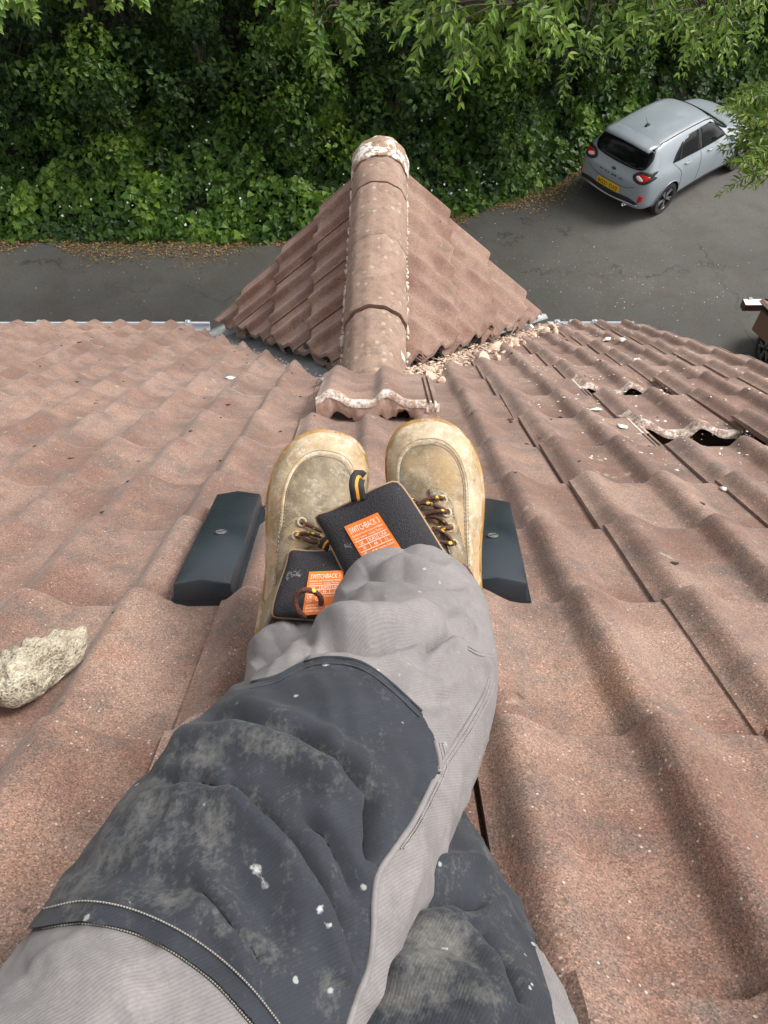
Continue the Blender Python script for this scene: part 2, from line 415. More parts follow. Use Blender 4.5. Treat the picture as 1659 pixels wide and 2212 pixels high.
# walls, fascia, gutter
t = NT('stock_brick', .9); co = t.coords(False)
br = t.n('TexBrick', {'Vector': t.n('Mapping', {0: co, 2: (math.pi/2, 0, 0)}).outputs[0], 'Color1': (.30, .13, .08), 'Color2': (.22, .10, .07), 'Mortar': (.4, .37, .33), 'Scale': 4.4}); t.col(br.outputs[0]); M_BRICK = t.m
EZ = float(rp(0, S_EAVE, 0)[2])
zr = float(rp(0, S_TOP, -.15)[2]); yr = float(rp(0, S_TOP, 0)[1]); yb = 2*yr-3.36
m = MB(); prof_w = [(3.36, 0), (3.36, EZ-.13), (yr, zr-.06), (yb, EZ-.13), (yb, 0)]
m.prism(prof_w, X_L+.1, 1.38, lambda p, a: (a, p[0], p[1]))
m.prism([(-.80, EZ-.4), (.80, EZ-.4), (.0, GZ-.20)], 2.9, 3.38, lambda p, a: (p[0]+gx(3.4), a, p[1]))
m.build('wall', M_BRICK, house)
m = MB(); b0 = [rp(X_L, S_TOP, -.10), rp(X_R, S_TOP, -.10)]
ye = yb-.25; ze = float(rp(0, S_EAVE, -.1)[2])
m.add([b0[0], b0[1], (X_R, ye, ze), (X_L, ye, ze), b0[0]-RN*.05, b0[1]-RN*.05, (X_R, ye, ze-.06), (X_L, ye, ze-.06)], [(0, 3, 2, 1), (4, 5, 6, 7), (0, 1, 5, 4), (2, 3, 7, 6), (1, 2, 6, 5), (3, 0, 4, 7)])
m.build('back_roof', M_TILE, house)
m = MB(); m.box((X_L, 3.60, EZ-.22), (-1.0, 3.625, EZ-.03)); m.box((1.02, 3.60, EZ-.22), (X_R, 3.625, EZ-.03)); m.build('fascia', M_PVCW, house)
for sgn in (-1, 1):
    m = MB(); a = gx(3.45)
    m.prism([(a+sgn*.02, GZ-.10), (a+sgn*.93, GZ-.10-.91*sq_/cq), (a+sgn*.93, GZ-.25-.91*sq_/cq), (a+sgn*.02, GZ-.25)], 3.40, 3.425, lambda p, q: (p[0], q, p[1])); m.build('barge_board', M_PVCW, house)
def gutter(x0, x1):
    m = MB(); K = 12; R = .056; yc, zc = 3.700, EZ-.075; vs = []
    for x in (x0, x1):
        for r in (R, R-.004):
            for j in range(K+1):
                a = math.pi*j/K; vs.append((x, yc-math.cos(a)*r, zc-math.sin(a)*r))
        vs += []
    n = K+1
    for base in (0, n): m.f += [(base+j, base+j+1, base+2*n+j+1, base+2*n+j) for j in range(K)]
    m.f += [(0, n, 3*n, 2*n), (K, n+K, 3*n+K, 2*n+K)]; m.f += [(e*2*n+j, e*2*n+j+1, e*2*n+n+j+1, e*2*n+n+j) for e in (0, 1) for j in range(K)]
    m.v = vs; m.m = [0]*len(m.f)
    m.tube([(x0, yc+R-.001, zc+.003), (x1, yc+R-.001, zc+.003)], .0075, 6)
    g = m.build('gutter', M_GUTTER, house, auto=40); return g, yc, zc, R
for x0, x1, br in ((X_L, -1.02, (-3.1, -2.05, -1.15)), (1.04, X_R+.02, (1.10, 1.19, 1.33))):
    g, yc, zc, R = gutter(x0, x1)
    for bx in br:
        b = MB(); b.box((bx-.016, yc-R-.004, zc-.004), (bx+.016, yc-R+.02, zc+.012)); b.box((bx-.016, yc+R-.014, zc-.01), (bx+.016, yc+R+.01, zc+.018)); b.tube([(bx, yc+R-.004, zc+.016), (bx, yc+R-.004, zc+.026)], .008, 8)
        b.build('gutter_clip', M_STEEL, g)

# ------------------------------------------------------------------ loose things on the roof
def broken_tile_extra(s0=0): pass
t = NT('lime_bloomed_tile', .9); co = t.coords(); f = t.math('ADD', t.math('MULTIPLY', t.noise(co, 34, 7, .75), .6), t.math('MULTIPLY', t.noise(co, 120, 5, .7), .4)); t.col(t.ramp(f, (.37, (.76, .73, .69)), (.46, (.56, .49, .43)), (.53, (.30, .20, .155)), (.63, (.22, .15, .12)))); t.bump(f, .8, .003); M_TILEHEAD = t.m
def head_band(parent, M, depth, name='pale_head_edge', lip=.004):
    """the unweathered, lime-bleached strip along a tile's head that the tile above used to cover"""
    m = MB(); rg = random.Random(int(depth*1000)); n = len(XS_FULL); vs = []
    for row in range(5):
        for x in XS_FULL:
            f = row/4; s = -.004+depth*f*(1+.22*math.sin(x*40)+.12*math.sin(x*130)); vs.append((x, s, prof(x)+lip*(1-.85*f)+.0008*math.sin(x*300+row)))
    for x in XS_FULL: vs.append((x, -.004, prof(x)-TT-.004))
    idx = [5]+[0, 1, 2, 3, 4]
    for a, b in zip(idx, idx[1:]): m.f += [(a*n+j, a*n+j+1, b*n+j+1, b*n+j) for j in range(n-1)]
    m.v = vs; m.m = [0]*len(m.f)
    o = m.build(name, M_TILEHEAD, parent, smooth=True); o.matrix_local = M; return o
for c in (6, 8):                                                      # heads laid bare where the tile above is missing
    M = tile_frame(.69, COURSE[c])
    head_band(main_roof, M, .036 if c == 6 else .022)
    m = MB(); m.add([(x, s, prof(x)+.0035) for s in (.0, .10, .135) for x in XS_FULL if x <= .03 and x >= 0], [])
    nn = len([x for x in XS_FULL if x <= .03]); m.f = [(r*nn+j, r*nn+j+1, (r+1)*nn+j+1, (r+1)*nn+j) for r in range(2) for j in range(nn-1)]; m.m = [0]*len(m.f)
    o = m.build('pale_side_edge', M_TILEHEAD, main_roof, smooth=True); o.matrix_local = M
    m = MB()                                                          # clean red underlap of the tile to the left
    xs = [x for x in XS_FULL if x > .2985]; m.v = [(x-.003, s, prof(x)+.0025) for s in (.27, .36, .415) for x in xs]; nn = len(xs)
    m.f = [(r*nn+j, r*nn+j+1, (r+1)*nn+j+1, (r+1)*nn+j) for r in range(2) for j in range(nn-1)]; m.m = [0]*len(m.f)
    o = m.build('bare_underlap', pale_material('bare_underlap_clay', (.45, .24, .16), (.72, .68, .62)), main_roof, smooth=True); o.matrix_local = tile_frame(.39, COURSE[c-1])

# tile lying askew at the foot of the gable ridge
M = tile_frame(-.162, 2.52, .066, rad(-.5), rad(-2.2))
lt = thing('loose_roof_tile', 'loose brown tile with white limed edge lying at the foot of the gable ridge', 'roof tile', M=M)
tb = link('body', VARS[1], lt)
head_band(lt, Matrix.Identity(4), .032, 'limed_edge', .004)
m = MB(); rg = random.Random(5); xs = [i*.008 for i in range(42)]; vs = []
for x in xs:
    z = prof(min(x, .298))-TT-.002; dpt = .026+.026*abs(math.sin(x*23+.8))+.014*math.sin(x*71)+rg.uniform(-.005, .005)
    vs += [(x, -.002, z), (x, .0+rg.uniform(-.004, .004), z-dpt*.55), (x, .012+rg.uniform(-.005, .005), z-dpt), (x, .06, z-dpt*.9), (x, .09, z)]
m.add(vs, [(i*5+j, i*5+j+1, (i+1)*5+j+1, (i+1)*5+j) for i in range(len(xs)-1) for j in range(4)]+[(0, 1, 2, 3, 4), tuple(len(vs)-5+j for j in range(5))[::-1]])
m.build('mortar_bed', pale_material('pink_mortar', (.40, .24, .19), (.52, .38, .31)), lt, auto=50)

# plastic roof vents
t = NT('blue_black_vent_plastic', .30); co = t.coords(False); f = t.noise(co, 11, 1.5, .4)
t.col(t.mix(f, (.015, .020, .026), (.026, .034, .043))); t.rough(t.mr(f, .3, .7, .22, .42)); M_VENT = t.m
def vent(x0, s0, x1, s1, wd, label):
    a = rp(x0, s0, .0); b = rp(x1, s1, .012); L = float(np.linalg.norm(b-a)); ya = (b-a)/L; xa = np.cross(ya, RN); xa /= np.linalg.norm(xa); za = np.cross(xa, ya)
    v = thing('roof_vent', label, 'roof vent', group='black plastic vents beside the boots', M=frame(a, xa, ya, za))
    bm = bmesh.new(); h = wd/2; z1, zp = .030, .0365
    pts = [(-h, 0), (0, 0), (h, 0), (-h, L), (0, L), (h, L)]
    top = [bm.verts.new((x*.95, y+(.003 if y < .1 else -.004), zp if x == 0 else z1)) for x, y in pts]; bot = [bm.verts.new((x, y, -.004)) for x, y in pts]
    for q in ((0, 1, 4, 3), (1, 2, 5, 4)): bm.faces.new([top[i] for i in q]); bm.faces.new([bot[i] for i in q][::-1])
    for i, j in ((0, 1), (1, 2), (2, 5), (5, 4), (4, 3), (3, 0)): bm.faces.new((bot[i], bot[j], top[j], top[i]))
    bmesh.ops.recalc_face_normals(bm, faces=bm.faces)
    bmesh.ops.bevel(bm, geom=[e for e in bm.edges if max(abs(v.co.x) for v in e.verts) > 1e-4 or abs(e.verts[0].co.z-e.verts[1].co.z) > .02], offset=.0035, segments=2, profile=.5, affect='EDGES')
    me = bpy.data.meshes.new('cover'); bm.to_mesh(me); bm.free(); me.materials.append(M_VENT); sharp(me, 35); link('cover', me, v)
    m = MB(); m.box((-h-.006, -.002, -.012), (h+.006, L+.006, -.003)); m.box((-h-.003, .0, -.004), (h+.003, L+.003, .004)); m.build('base_flange', M_VENT, v)
    m = MB(); cy = L*.46; K = 20
    ring = [(math.cos(6.2832*i/K), math.sin(6.2832*i/K)) for i in range(K)]
    vs = [(x*.0082, cy+y*.0082, zp-.0005) for x, y in ring]+[(x*.0078, cy+y*.0078, zp+.0012) for x, y in ring]
    m.add(vs, [(i, (i+1) % K, K+(i+1) % K, K+i) for i in range(K)]+[tuple(range(K, 2*K))]); sc = m.build('screw', M_STEEL, v, auto=40)
    m = MB(); m.box((-.007, -.0012, 0), (.007, .0012, .0006), Matrix.Translation((0, cy, zp+.0012))@Matrix.Rotation(.5, 4, 'Z')); m.build('slot', M_FELT, sc)
    m = MB(); K = 20; ro, ri = .0098, .0078; m.add([(x*r, cy+y*r, zp+dz) for r, dz in ((ro, -.001), (ro, .0006), (ri, .0006)) for x, y in ring], [(a*K+i, a*K+(i+1) % K, (a+1)*K+(i+1) % K, (a+1)*K+i) for a in range(2) for i in range(K)]); m.build('screw_recess', M_FELT, v)
    return v
vent(-.236, .968, -.246, 1.335, .082, 'blue-black plastic roof vent left of the boots')
vent(.163, .972, .190, 1.290, .082, 'blue-black plastic roof vent right of the boots')

# the lump of old mortar
t = NT('sandy_old_mortar', .95); co = t.coords(False)
c = t.mix(t.mr(t.noise(co, 60, 6, .75), .35, .65), (.30, .255, .185), (.50, .45, .35)); g = t.vor(co, 300); c = t.mix(1, c, t.ramp(g, (0, (.42,)*3), (.5, (1.25,)*3)), 'MULTIPLY'); t.col(c)
t.bump(t.math('ADD', t.noise(co, 140, 6, .75), t.math('MULTIPLY', g, .6)), 1.0, .004); M_LUMP = t.m
bm = bmesh.new(); bmesh.ops.create_icosphere(bm, subdivisions=5, radius=1); rg = random.Random(3)
ctrl = [(-.052, -.028), (-.03, -.045), (.005, -.047), (.028, -.03), (.036, .0), (.045, .03), (.056, .058), (.046, .068), (.03, .058), (.012, .05), (-.018, .036), (-.048, .02), (-.062, -.004)]
an = sorted((math.atan2(y, x), math.hypot(x, y)) for x, y in ctrl); A_ = [a for a, _ in an]; R_ = [r for _, r in an]
from mathutils import noise as mnoise
for v in bm.verts:
    a = math.atan2(v.co.y, v.co.x); r = float(np.interp(a, [A_[-1]-2*math.pi]+A_+[A_[0]+2*math.pi], [R_[-1]]+R_+[R_[0]]))
    h = math.sqrt(max(0, v.co.x**2+v.co.y**2)); hh = min(1, h*1.25)
    z = (1 if v.co.z > 0 else -1)*.017*(1-hh**5)**.5 if hh < 1 else 0
    q = Vector((math.cos(a)*r*hh*.56, math.sin(a)*r*hh*1.12, z*1.5))
    nz = mnoise.noise(q*55)*.008+mnoise.noise(q*150)*.0045+mnoise.noise(q*400)*.0018
    v.co = q+Vector((math.cos(a), math.sin(a), .8))*nz
me = bpy.data.meshes.new('mortar_lump'); bm.to_mesh(me); bm.free(); me.polygons.foreach_set('use_smooth', [True]*len(me.polygons)); me.materials.append(M_LUMP)
lx, ls = roof_at(72, 1449, .02)
o = link('mortar_lump', me, None, frame(rp(lx, ls, .022), RX, RS, RN)@Matrix.Rotation(rad(-8), 4, 'Z')); tag(o, 'rough sandy lump of old mortar lying on the tiles at the left edge', 'mortar lump')

# rubble in the right-hand valley, crumbs and flakes over the tiles
M_CHUNK = pale_material('broken_pink_mortar', (.50, .34, .25), (.66, .52, .42)); M_WHITE = pale_material('white_mortar', (.80, .76, .69), (.62, .56, .48))
def surf_h(x, s):                                                     # the same with the slope of each course
    nose = min([v for v in COURSE.values() if v >= s-.004] or [4.8]); return prof((x-.09) % .30)-.021*(nose-s)/.335
def surf_n(x):                                                        # height of the tile surface over the roof plane at x
    return prof((x-.09) % .30)
chunks = [rock(1, 40+k, 2, (1.2, .9, .7)) for k in range(6)]
cmesh = []
for k, r in enumerate(chunks):
    me = r.mesh('mortar_chunk', False); fix_normals(me); me.materials.append(M_CHUNK); cmesh.append(me)
rg = random.Random(17)
for i in range(44):
    s = rg.uniform(2.72, 4.72); x = (s-V_S0)/V_K+rg.uniform(-.05, .13)+.03
    sz = rg.uniform(.016, .040)
    o = link('mortar_chunk', cmesh[i % 6], None, Matrix.Translation(rp(x, s-rg.uniform(0, .12), -.018+sz*.6))@Matrix.Rotation(rg.uniform(0, 6), 4, 'Z')@Matrix.Rotation(rg.uniform(0, 6), 4, 'X')@Matrix.Scale(sz, 4))
    tag(o, 'broken lump of pinkish mortar in the rubble along the right-hand valley', 'mortar chunk', 'mortar rubble in the valley')
wm = cmesh[2].copy(); wm.materials.clear(); wm.materials.append(M_WHITE)
for px, py, sz, lab in ((1314, 727, .045, 'larger white mortar lump on the far right tiles near the gutter'), (1346, 737, .036, 'smaller white mortar lump beside the larger one near the gutter'), (1378, 779, .036, 'white crumbly mortar lump midway down the right-hand tiles'), (1343, 918, .032, 'flat white mortar flake below the tile hole'), (1288, 878, .030, 'flat white flake by the moss above the lower hole'), (1563, 1052, .018, 'little white cube of mortar beside a tile joint'), (499, 810, .038, 'white shell-like flake on the left-hand tiles'), (1440, 1337, .0, '')):
    if not sz: continue
    x, s = roof_at(px, py, surf_n(roof_at(px, py)[0])*.7)
    flat = .4 if 'fl' in lab.split()[0]+lab.split()[1] or 'flake' in lab else .8
    o = link('mortar_flake' if 'flake' in lab else 'mortar_chunk', wm, None, frame(rp(x, s, surf_h(x, s)+sz*.3*flat), RX, SD, ND)@Matrix.Rotation(px, 4, 'Z')@Matrix.Diagonal((sz*.8, sz*.62, sz*.62*flat, 1)))
    tag(o, lab, 'mortar')
def scatter(name, mat, items, label, cat, seed=1, sub=1):
    m = MB(); base = [rock(1, seed*10+k, sub, (1.2, .9, .6)) for k in range(4)]
    for i, (p, sz, rz, fl) in enumerate(items):
        b = base[i % 4]; M = frame(p, RX, RS, RN)@Matrix.Rotation(rz, 4, 'Z')@Matrix.Diagonal((sz, sz*.7, sz*fl, 1))
        m.add([M@Vector(v) for v in b.v], b.f)
    return tag(m.build(name, mat), label, cat, kind='stuff')
rg = random.Random(23); it = []
for i in range(3000):
    s = rg.uniform(2.62, 4.75); x = (s-V_S0)/V_K+rg.gauss(.012, .065); it.append((rp(x, s-rg.uniform(0, .1), -.024+rg.uniform(0, .036)*(1 if x < (s-V_S0)/V_K+.13 else 0)+(surf_n(x)-.01 if x > (s-V_S0)/V_K+.13 else 0)), rg.uniform(.004, .016), rg.uniform(0, 6), .7))
for i in range(420):
    s = 2.62+2.1*rg.random()**1.8; x = -(s-V_S0)/V_K-abs(rg.gauss(.03, .07)); it.append((rp(x, s-rg.uniform(0, .1), -.04+rg.uniform(0, .01)), rg.uniform(.003, .010), rg.uniform(0, 6), .7))
scatter('valley_rubble', M_CHUNK, it, 'fine mortar rubble and crumbs filling the valleys beside the gable', 'rubble', 3)
it = []
for i in range(2600):
    x = rg.uniform(.45, 1.55); s = rg.uniform(1.5, 4.7)
    if s > V_S0+V_K*x-.2: continue
    cl = mnoise.noise(Vector((x*3, s*3, 0)))
    if cl < -.05 and rg.random() < .8: continue
    it.append((rp(x, s, surf_h(x, s)+.0005), rg.choice((.0012, .0016, .002, .0025, .003, .007)), rg.uniform(0, 6), .6))
scatter('mortar_crumbs', M_WHITE, it, 'pale mortar crumbs scattered over the right-hand tiles', 'crumbs', 5)
it = []
for i in range(520):
    x = rg.uniform(-2.3, 1.5); s = rg.uniform(.5, 4.7)
    if s > V_S0+V_K*abs(x)-.25: continue
    if abs(x) < .32 and s < 1.45: continue
    it.append((rp(x, s, surf_h(x, s)+.0005), rg.choice((.002, .003, .003, .004, .006, .009, .013))*(.6+.22*s), rg.uniform(0, 6), .5))
scatter('moss_crumbs', plain('dark_moss', (.045, .030, .018), .95, .3, 200), it, 'dark crumbs of dry moss strewn over the tiles', 'moss', 7)

# ------------------------------------------------------------------ ground
t = NT('worn_tarmac', .9); co = t.coords(False)
c = t.mix(t.mr(t.noise(co, .5, 5, .6), .35, .65), (.064, .062, .057), (.088, .085, .078)); c = t.mix(t.mr(t.noise(co, 1.7, 5, .7), .50, .68, 0, .6), c, (.066, .054, .040))
c = t.mix(t.mr(t.noise(co, 5, 6, .75), .55, .72, 0, .5), c, (.085, .080, .072)); c = t.mix(t.mr(t.noise(co, 22, 5, .7), .60, .72, 0, .5), c, (.035, .032, .028)); c = t.mix(1, c, t.ramp(t.vor(co, 60), (0, (.7,)*3), (.6, (1.25,)*3)), 'MULTIPLY'); ck = t.n('TexVoronoi', {'Vector': t.n('VectorMath', {0: co, 1: t.n('VectorMath', {0: t.noise(co, 1.1, 5, .65, 'Color'), 'Scale': 1.6}, operation='SCALE').outputs[0]}, operation='ADD').outputs[0], 'Scale': .28}, feature='DISTANCE_TO_EDGE').outputs['Distance']; c = t.mix(t.math('MULTIPLY', t.mr(ck, .010, .003), t.mr(t.noise(co, .8, 2), .45, .6, 0, .7)), c, (.022, .020, .018)); t.col(c); t.bump(t.noise(co, 120, 3), .5, .01); M_TARMAC = t.m
m = MB(); m.add([(-120, -120, 0), (120, -120, 0), (120, 160, 0), (-120, 160, 0)], [(0, 1, 2, 3)]); o = m.build('drive', M_TARMAC, flip=False); tag(o, 'worn grey tarmac drive below the roof', kind='structure')

from mathutils.geometry import delaunay_2d_cdt
# ------------------------------------------------------------------ the person's crossed legs
person = thing('person', 'person in grey work trousers with black knee panels and tan boots, ankles crossed', 'person', tuple(rp(0, -.1, 0)))
def keep(o):                                                          # geometry below is in world coordinates
    if o.parent is not person: return o
    o.matrix_parent_inverse = Matrix.Translation(-Vector(tuple(float(q) for q in rp(0, -.1, 0)))); return o
def crom(P, n):
    P = np.array(P, float); P = np.vstack([2*P[0]-P[1], P, 2*P[-1]-P[-2]]); out = []; m = len(P)-3
    for i in range(n):
        u = i/(n-1)*m; k = min(int(u), m-1); t = u-k; a, b, c, d = P[k:k+4]
        out.append(.5*((2*b)+(-a+c)*t+(2*a-5*b+4*c-d)*t*t+(-a+3*b-3*c+d)*t**3))
    return np.array(out)
def seg_dist(px, py, poly):
    """distance and side of every point to a polyline"""
    best = np.full(px.shape, 1e9); side = np.zeros(px.shape); along = np.zeros(px.shape); acc = 0
    for (x0, y0), (x1, y1) in zip(poly, poly[1:]):
        dx, dy = x1-x0, y1-y0; L2 = dx*dx+dy*dy+1e-9
        t = np.clip(((px-x0)*dx+(py-y0)*dy)/L2, 0, 1); ex, ey = px-(x0+t*dx), py-(y0+t*dy); d = np.hypot(ex, ey)
        m = d < best; best[m] = d[m]; side[m] = np.sign(dx*ey-dy*ex)[m]; L = math.sqrt(L2); along[m] = (acc+t*L)[m]; acc += L
    return best, side, along/max(acc, 1e-6)
def inside(px, py, poly):
    r = np.zeros(px.shape, bool); n = len(poly)
    for i in range(n):
        x0, y0 = poly[i]; x1, y1 = poly[(i+1) % n]
        c = ((y0 > py) != (y1 > py)) & (px < (x1-x0)*(py-y0)/((y1-y0) if y1 != y0 else 1e-9)+x0); r ^= c
    return r
def grid_normals(P):
    du = np.roll(P, -1, 1)-np.roll(P, 1, 1); dv = np.gradient(P, axis=0); n = np.cross(du, dv); n /= np.linalg.norm(n, axis=2)[..., None]+1e-12; return n
NR, NS = 540, 280
def leg_surface(spine, folds, seed):
    C = crom(spine, NR); W = RO+C[:, :1]*RX+C[:, 1:2]*RS+C[:, 2:3]*RN
    T = np.gradient(W, axis=0); T /= np.linalg.norm(T, axis=1)[:, None]
    A = np.cross(T, np.tile(RN, (NR, 1))); A /= np.linalg.norm(A, axis=1)[:, None]; B = np.cross(A, T)
    ph = np.linspace(0, 2*np.pi, NS, endpoint=False)
    P = W[:, None]+A[:, None]*(C[:, 3][:, None]*np.cos(ph))[..., None]+B[:, None]*(C[:, 4][:, None]*np.sin(ph))[..., None]
    n = grid_normals(P)
    if ((P-W[:, None])*n).sum() < 0: n = -n
    X, Y, d = proj(P.reshape(-1, 3)); X = X.reshape(NR, NS); Y = Y.reshape(NR, NS)
    v = CAM-P; v /= np.linalg.norm(v, axis=2)[..., None]; face = (n*v).sum(2); wgt = np.clip((face+.05)*3, 0, 1)
    D = np.zeros((NR, NS))
    for poly, wd, amp, typ in folds:
        dd, sd_, al = seg_dist(X, Y, poly); taper = np.clip(np.minimum(al, 1-al)*5, 0, 1)**.7
        if typ == 'ridge': f = np.exp(-(dd/wd)**2)
        elif typ == 'cut': f = -np.exp(-(dd/wd)**1.2)
        elif typ == 'crease': f = -np.exp(-(dd/wd)**2)+.45*np.exp(-((dd-1.6*wd)/wd)**2)
        else:
            g = np.exp(-(dd/wd)**1.3); sh = -.75*np.exp(-(dd/(wd*.45))**1.5); f = np.where(sd_ > 0, g, sh)
            bl_ = np.clip(dd/26, 0, 1); bl_ = bl_*bl_*(3-2*bl_); f = f*bl_+.12*(1-bl_)
        D += amp*f*taper*wgt
    uu = np.linspace(0, 1, NR)[:, None]*1.12; vv = (np.arange(NS)/NS*2*np.pi)[None]
    wr = np.array([[1-abs(mnoise.noise(Vector((u*17+math.cos(v)*1.3+seed, math.cos(v)*2.1, math.sin(v)*2.1+seed)))*2) for v in vv[0, ::2]] for u in uu[::2, 0]])
    wr2 = np.array([[1-abs(mnoise.noise(Vector((u*34+math.sin(v)*2.2, math.cos(v)*3.4+seed, math.sin(v)*3.4)))*2) for v in vv[0, ::2]] for u in uu[::2, 0]])
    wr = np.clip(wr, 0, 1)**3*.0026+np.clip(wr2, 0, 1)**3*.0010; wr = np.repeat(np.repeat(wr, 2, 0), 2, 1)[:NR, :NS]
    lo = np.array([[mnoise.noise(Vector((p[0]*11+seed, p[1]*11, p[2]*11)))*.0035+mnoise.noise(Vector((p[0]*34, p[1]*20+seed, p[2]*34)))*.0014 for p in row] for row in P[::2, ::2]])
    lo = np.repeat(np.repeat(lo, 2, 0), 2, 1)[:NR, :NS]
    fade = np.clip((.80-np.linspace(0, 1, NR))/.2, .25, 1)[:, None]; lo = (lo*.8+wr-.001)*fade
    for ax in (0, 1): lo = (np.roll(lo, 1, ax)+lo+np.roll(lo, -1, ax))/3
    P = P+n*(D+lo)[..., None]
    n2 = grid_normals(P)
    if (n2*n).sum() < 0: n2 = -n2
    # hem: turned inside
    return P, n2, W
def quads(nr, ns, o=0): 
    i = np.arange(nr-1)[:, None]*ns; j = np.arange(ns)[None]; j2 = (j+1) % ns
    return (np.stack([i+j, i+j2, i+ns+j2, i+ns+j], 2).reshape(-1, 4)+o)
UPPER = [(-.16, -.10, .13, .095, .09), (-.135, .10, .115, .084, .085), (-.098, .23, .12, .0855, .08), (-.056, .35, .145, .0865, .075), (-.012, .46, .145, .083, .072), (.020, .57, .13, .078, .070), (.030, .672, .122, .076, .077)]
UNDER = [(.12, -.10, .12, .09, .085), (.048, .12, .095, .076, .075), (.026, .25, .082, .078, .072), (.008, .37, .072, .075, .065), (-.028, .5, .062, .070, .06), (-.056, .62, .058, .066, .058), (-.070, .715, .056, .064, .056)]
F_UP = [([(490, 1685), (553, 1750), (633, 1837), (691, 1932), (727, 2019), (764, 2116)], 9, .013, 'cut'), ([(915, 1412), (935, 1392), (970, 1372), (1002, 1384), (1030, 1418)], 9, .012, 'cut'), ([(745, 1272), (795, 1244), (868, 1242), (945, 1260), (1010, 1266)], 8, .003, 'cut'), ([(660, 1404), (720, 1398), (800, 1406), (870, 1388), (920, 1380)], 9, .007, 'cut'), ([(790, 1730), (793, 1800), (788, 1880)], 8, .006, 'cut'), ([(560, 1585), (650, 1600), (720, 1650), (780, 1705)], 9, .006, 'cut'), ([(820, 1440), (880, 1500), (940, 1520), (1000, 1500)], 20, .004, 'crease'), ([(700, 1340), (690, 1290), (720, 1270)], 9, .004, 'cut'), ([(340, 1700), (430, 1690), (520, 1720)], 16, .004, 'crease'), ([(640, 1760), (700, 1800), (740, 1880), (760, 1960)], 18, .005, 'crease'), ([(400, 1900), (470, 1960), (540, 2050), (580, 2120)], 16, .003, 'crease'),
        ([(470, 1660), (502, 1699), (553, 1750), (633, 1837), (691, 1932), (727, 2019), (764, 2116)], 40, .014, 'lap'),
        ([(330, 1650), (407, 1611), (509, 1612), (618, 1640), (700, 1690), (760, 1760)], 30, .0075, 'ridge'),
        ([(420, 1560), (520, 1560), (640, 1590), (727, 1650), (793, 1713), (800, 1780)], 20, .0055, 'crease'),
        ([(560, 1490), (660, 1530), (760, 1590), (830, 1640)], 30, .0028, 'crease'),
        ([(789, 1715), (792, 1800), (785, 1880)], 18, .004, 'crease'),
        ([(946, 1640), (910, 1740), (880, 1790), (840, 1850), (805, 1900), (800, 1960), (798, 2040), (770, 2130), (742, 2215)], 20, .0075, 'lap'),
        ([(870, 1610), (900, 1680), (880, 1740)], 22, .003, 'crease'),
        ([(640, 1360), (687, 1340), (752, 1358), (830, 1352), (905, 1330), (960, 1335)], 22, .015, 'ridge'),
        ([(660, 1400), (720, 1395), (800, 1402), (860, 1385)], 18, .011, 'crease'),
        ([(740, 1275), (790, 1241), (868, 1238), (945, 1256), (1015, 1262)], 17, .009, 'crease'),
        ([(780, 1225), (872, 1185), (924, 1205), (965, 1225)], 13, .006, 'crease'),
        ([(905, 1425), (928, 1400), (967, 1368), (1000, 1374), (1030, 1412), (1070, 1428)], 26, .019, 'lap'),
        ([(930, 1365), (985, 1345), (1040, 1360)], 18, .004, 'ridge'),
        ([(1010, 1300), (1030, 1340), (1052, 1375)], 18, .004, 'crease'),
        ([(700, 1300), (760, 1305), (830, 1290)], 20, .003, 'crease'),
        ([(640, 1440), (665, 1380), (672, 1330)], 14, .0045, 'crease'),
        ([(980, 1480), (1000, 1560), (990, 1650)], 24, .003, 'crease'),
        ([(250, 1780), (330, 1740), (420, 1740), (500, 1790)], 34, .004, 'ridge'),
        ([(150, 1900), (250, 1880), (350, 1900), (430, 1950)], 40, .003, 'crease'),
        ([(480, 1860), (560, 1960), (610, 2060)], 40, .003, 'crease'),
        ([(60, 2100), (160, 2080), (260, 2120), (330, 2190)], 50, .004, 'ridge')]
F_UN = [([(840, 2000), (905, 1945), (985, 1926), (1055, 1955)], 9, .009, 'cut'), ([(965, 1965), (1043, 2015), (1092, 2092), (1122, 2180)], 9, .009, 'cut'), ([(552, 1440), (600, 1402), (650, 1392)], 8, .008, 'cut'), ([(830, 2010), (900, 1950), (985, 1930), (1060, 1960)], 30, .006, 'crease'), ([(850, 1900), (930, 1880), (1020, 1870), (1080, 1890)], 24, .005, 'ridge'),
        ([(960, 1960), (1040, 2010), (1090, 2090), (1120, 2180)], 26, .006, 'lap'), ([(820, 2120), (900, 2100), (1000, 2130), (1080, 2200)], 34, .006, 'ridge'),
        ([(1040, 1830), (1075, 1880), (1120, 1950)], 18, .004, 'crease'),
        ([(548, 1440), (600, 1400), (650, 1390)], 18, .006, 'crease'), ([(540, 1400), (590, 1365), (640, 1352)], 12, .005, 'ridge'), ([(560, 1480), (610, 1440), (650, 1440)], 16, .005, 'lap')]
PU, NU, WU = leg_surface(UPPER, F_UP, 3.1); PN, NN, WN = leg_surface(UNDER, F_UN, 8.7)
def with_hem(P, W, n):
    """adds a rolled hem and the inside of the leg end"""
    extra = []; c = W[-1]
    for sh, back in ((.985, .0), (.945, .001), (.89, .008), (.85, .03), (.76, .05)):
        extra.append(c+(P[-1]-c)*sh-(W[-1]-W[-6])/np.linalg.norm(W[-1]-W[-6])*back)
    return np.concatenate([P, np.stack(extra)])
V = []; FC = []; o_ = 0
for P, W, n in ((PU, WU, NU), (PN, WN, NN)):
    Q = with_hem(P, W, n); V.append(Q.reshape(-1, 3)); FC.append(quads(Q.shape[0], NS, o_)); o_ += Q.shape[0]*NS
k = 24; ell = []                                                     # seat of the trousers
